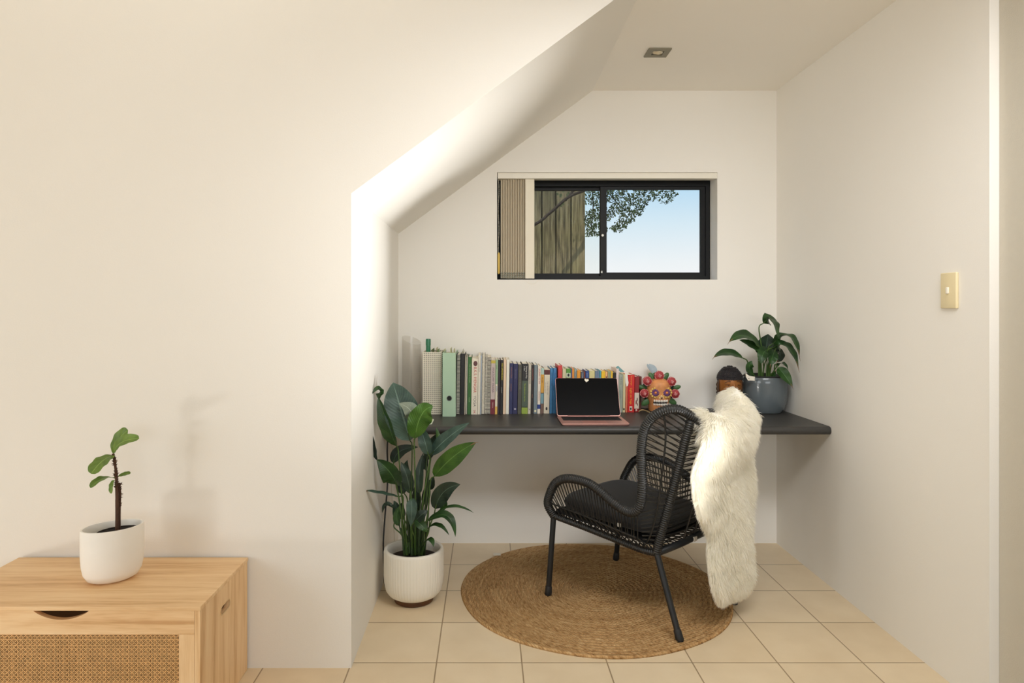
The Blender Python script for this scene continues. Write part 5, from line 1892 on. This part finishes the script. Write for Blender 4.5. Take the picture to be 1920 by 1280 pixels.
for sgn in (1, -1):
    for i in range(-nz - 2, nx + nz + 3):
        xs = pa0 + (i + .5) * pit
        zr = pz1 - .35 * pit
        sg = clipseg(xs - sgn * 1.0, zr - 1.0, xs + sgn * 1.0, zr + 1.0)
        if not sg:
            continue
        x0_, z0_, x1_, z1_ = sg
        y_ = yc - .0016 - .0007 * (sgn > 0)
        w = .0008
        dx, dz = x1_ - x0_, z1_ - z0_
        L = math.hypot(dx, dz)
        if L < .004:
            continue
        ex, ez = -dz / L * w, dx / L * w
        mb.add([(x0_ - ex, y_, z0_ - ez), (x0_ + ex, y_, z0_ + ez), (x1_ + ex, y_, z1_ + ez), (x1_ - ex, y_, z1_ - ez),
                (x0_ - ex, y_ + .0006, z0_ - ez), (x0_ + ex, y_ + .0006, z0_ + ez), (x1_ + ex, y_ + .0006, z1_ + ez), (x1_ - ex, y_ + .0006, z1_ - ez)],
               [(0, 1, 2, 3), (7, 6, 5, 4), (0, 4, 5, 1), (1, 5, 6, 2), (2, 6, 7, 3), (3, 7, 4, 0)])
mb.build('cane_webbing', CANE, cb_, smooth=False, recalc=False)

# ------------------------------------------------------------------ oval pot with a fig cutting on the cabinet
oX, oY, oR = -1.163, 2.125, R(38)
op = thing('oval_plant_pot', (oX, oY, czt), 'white oval pot standing on the timber chest', 'plant pot')
CON = M((246, 243, 236), .7, var=.03, scale=18, bump=.15, bscale=120)
MB().lathe([(.30, .0006), (.62, .002), (.80, .010), (.92, .028), (.98, .055), (1.0, .09), (1.0, .160), (.985, .166), (.93, .166), (.90, .160), (.88, .12), (.4, .11)], (oX, oY, czt), 72, sx=.089, sy=.064, rot=oR).build('pot_body', CON, op)
MB().lathe([(.70, .120), (.70, .146), (.67, .150), (.64, .146), (.3, .142), (.01, .142)], (oX + .012, oY + .008, czt), 48, sx=.089, sy=.064, rot=oR).build('soil', M((36, 30, 26), .9, var=.4, scale=90, bump=.8, bscale=120), op)
fg = thing('fiddle_leaf_fig', (oX, oY, czt + .14), 'bare stemmed fig cutting with five green leaves in the white oval pot', 'plant')
TW = M((84, 58, 44), .9, var=.3, scale=60, bump=.8, bscale=120)
oYs = 2.13
mb = MB()
mb.tube(catmull([P(219, 1002, oYs), P(219.5, 960, oYs), P(219, 920, oYs), P(218, 892, oYs), P(215, 865, oYs), P(212, 850, oYs)], 6), [.0052] * 10 + [.0048] * 10 + [.004] * 11, 8)
mb.tube(catmull([P(224, 1000, oYs + .01), P(224, 960, oYs + .01), P(225, 925, oYs + .01), P(223, 905, oYs + .01)], 6), .0040, 7)
def main_x(y):
    ks = ((850, 212), (865, 215), (892, 218), (920, 219), (960, 219.5))
    for (ya, xa_), (yb_, xb_) in zip(ks, ks[1:]):
        if ya <= y <= yb_:
            return xa_ + (xb_ - xa_) * (y - ya) / (yb_ - ya)
    return 219.5
for q in range(90):
    side = rnd.choice((-1, 1))
    if q % 2:
        y = rnd.uniform(851, 915)
        a = P(main_x(y) + side * 1.8, y, oYs - .002)
    else:
        y = rnd.uniform(906, 952)
        a = P(224.4 + side * 1.4, y, oYs + .007)
    d = Vector((side * rnd.uniform(.4, 1), rnd.uniform(-.8, .3), rnd.uniform(-.2, 1))).normalized()
    mb.tube([a - d * .002, a + d * .0025, a + d * rnd.uniform(.004, .009)], [.0028, .0016, .0003], 5)
mb.build('stem', TW, fg)
FL = [
 ([(213, 849), (228, 829), (261, 822)], 21, (2.13, 2.11, 2.09), dict(up=(.3, -1, .7), shape=.38, fold=.35)),
 ([(213, 850), (221, 826), (240, 806)], 26, (2.13, 2.14, 2.14), dict(up=(-.4, -1, .3), shape=.36, fold=.2)),
 ([(214, 853), (192, 864), (171, 888)], 31, (2.13, 2.09, 2.06), dict(up=(-.2, -1, .5), shape=.34, fold=.12)),
 ([(216, 897), (193, 897), (169, 914)], 17, (2.13, 2.08, 2.05), dict(up=(-.1, -.8, .9), shape=.36, fold=.3)),
 ([(221, 893), (233, 889), (245, 886)], 9, (2.14, 2.15, 2.16), dict(up=(.1, -.8, .9), shape=.4, fold=.3)),
 ([(215, 900), (210, 908), (209, 925)], 11, (2.13, 2.12, 2.11), dict(up=(-.4, -1, .3), shape=.4, fold=.3)),
]
for pts, w, dep, kw in FL:
    leaf(fg, 'leaf', L_FIG, pts, w, dep, None, n=44, **kw)

# ------------------------------------------------------------------ cords by the left wall
mb = MB()
mb.tube(catmull([P(727, 815, 3.06), P(726, 845, 3.06), P(727, 880, 3.06), P(726, 915, 3.05), P(722, 965, 3.02), P(719, 1010, 2.99), P(719, 1040, 2.97), P(720, 1060, 2.96)] + [Vector((-.44, 2.98, .012)), Vector((-.40, 3.05, .006))], 8), .0035, 7)
tag(mb.build('power_cord', M((22, 22, 22), .5), None), 'black power cord hanging from the desk behind the floor plant', 'cord')
mb = MB()
mb.tube(catmull([P(741, 815, 3.2), P(735, 850, 3.2), P(734, 900, 3.2), P(736, 950, 3.22), P(739, 1000, 3.24), Vector((-.435, 3.27, .008)), Vector((-.40, 3.3, .005))], 8), .0018, 6)
tag(mb.build('white_cord', M((206, 200, 186), .5), None), 'thin white cord hanging under the desk near the left wall', 'cord')
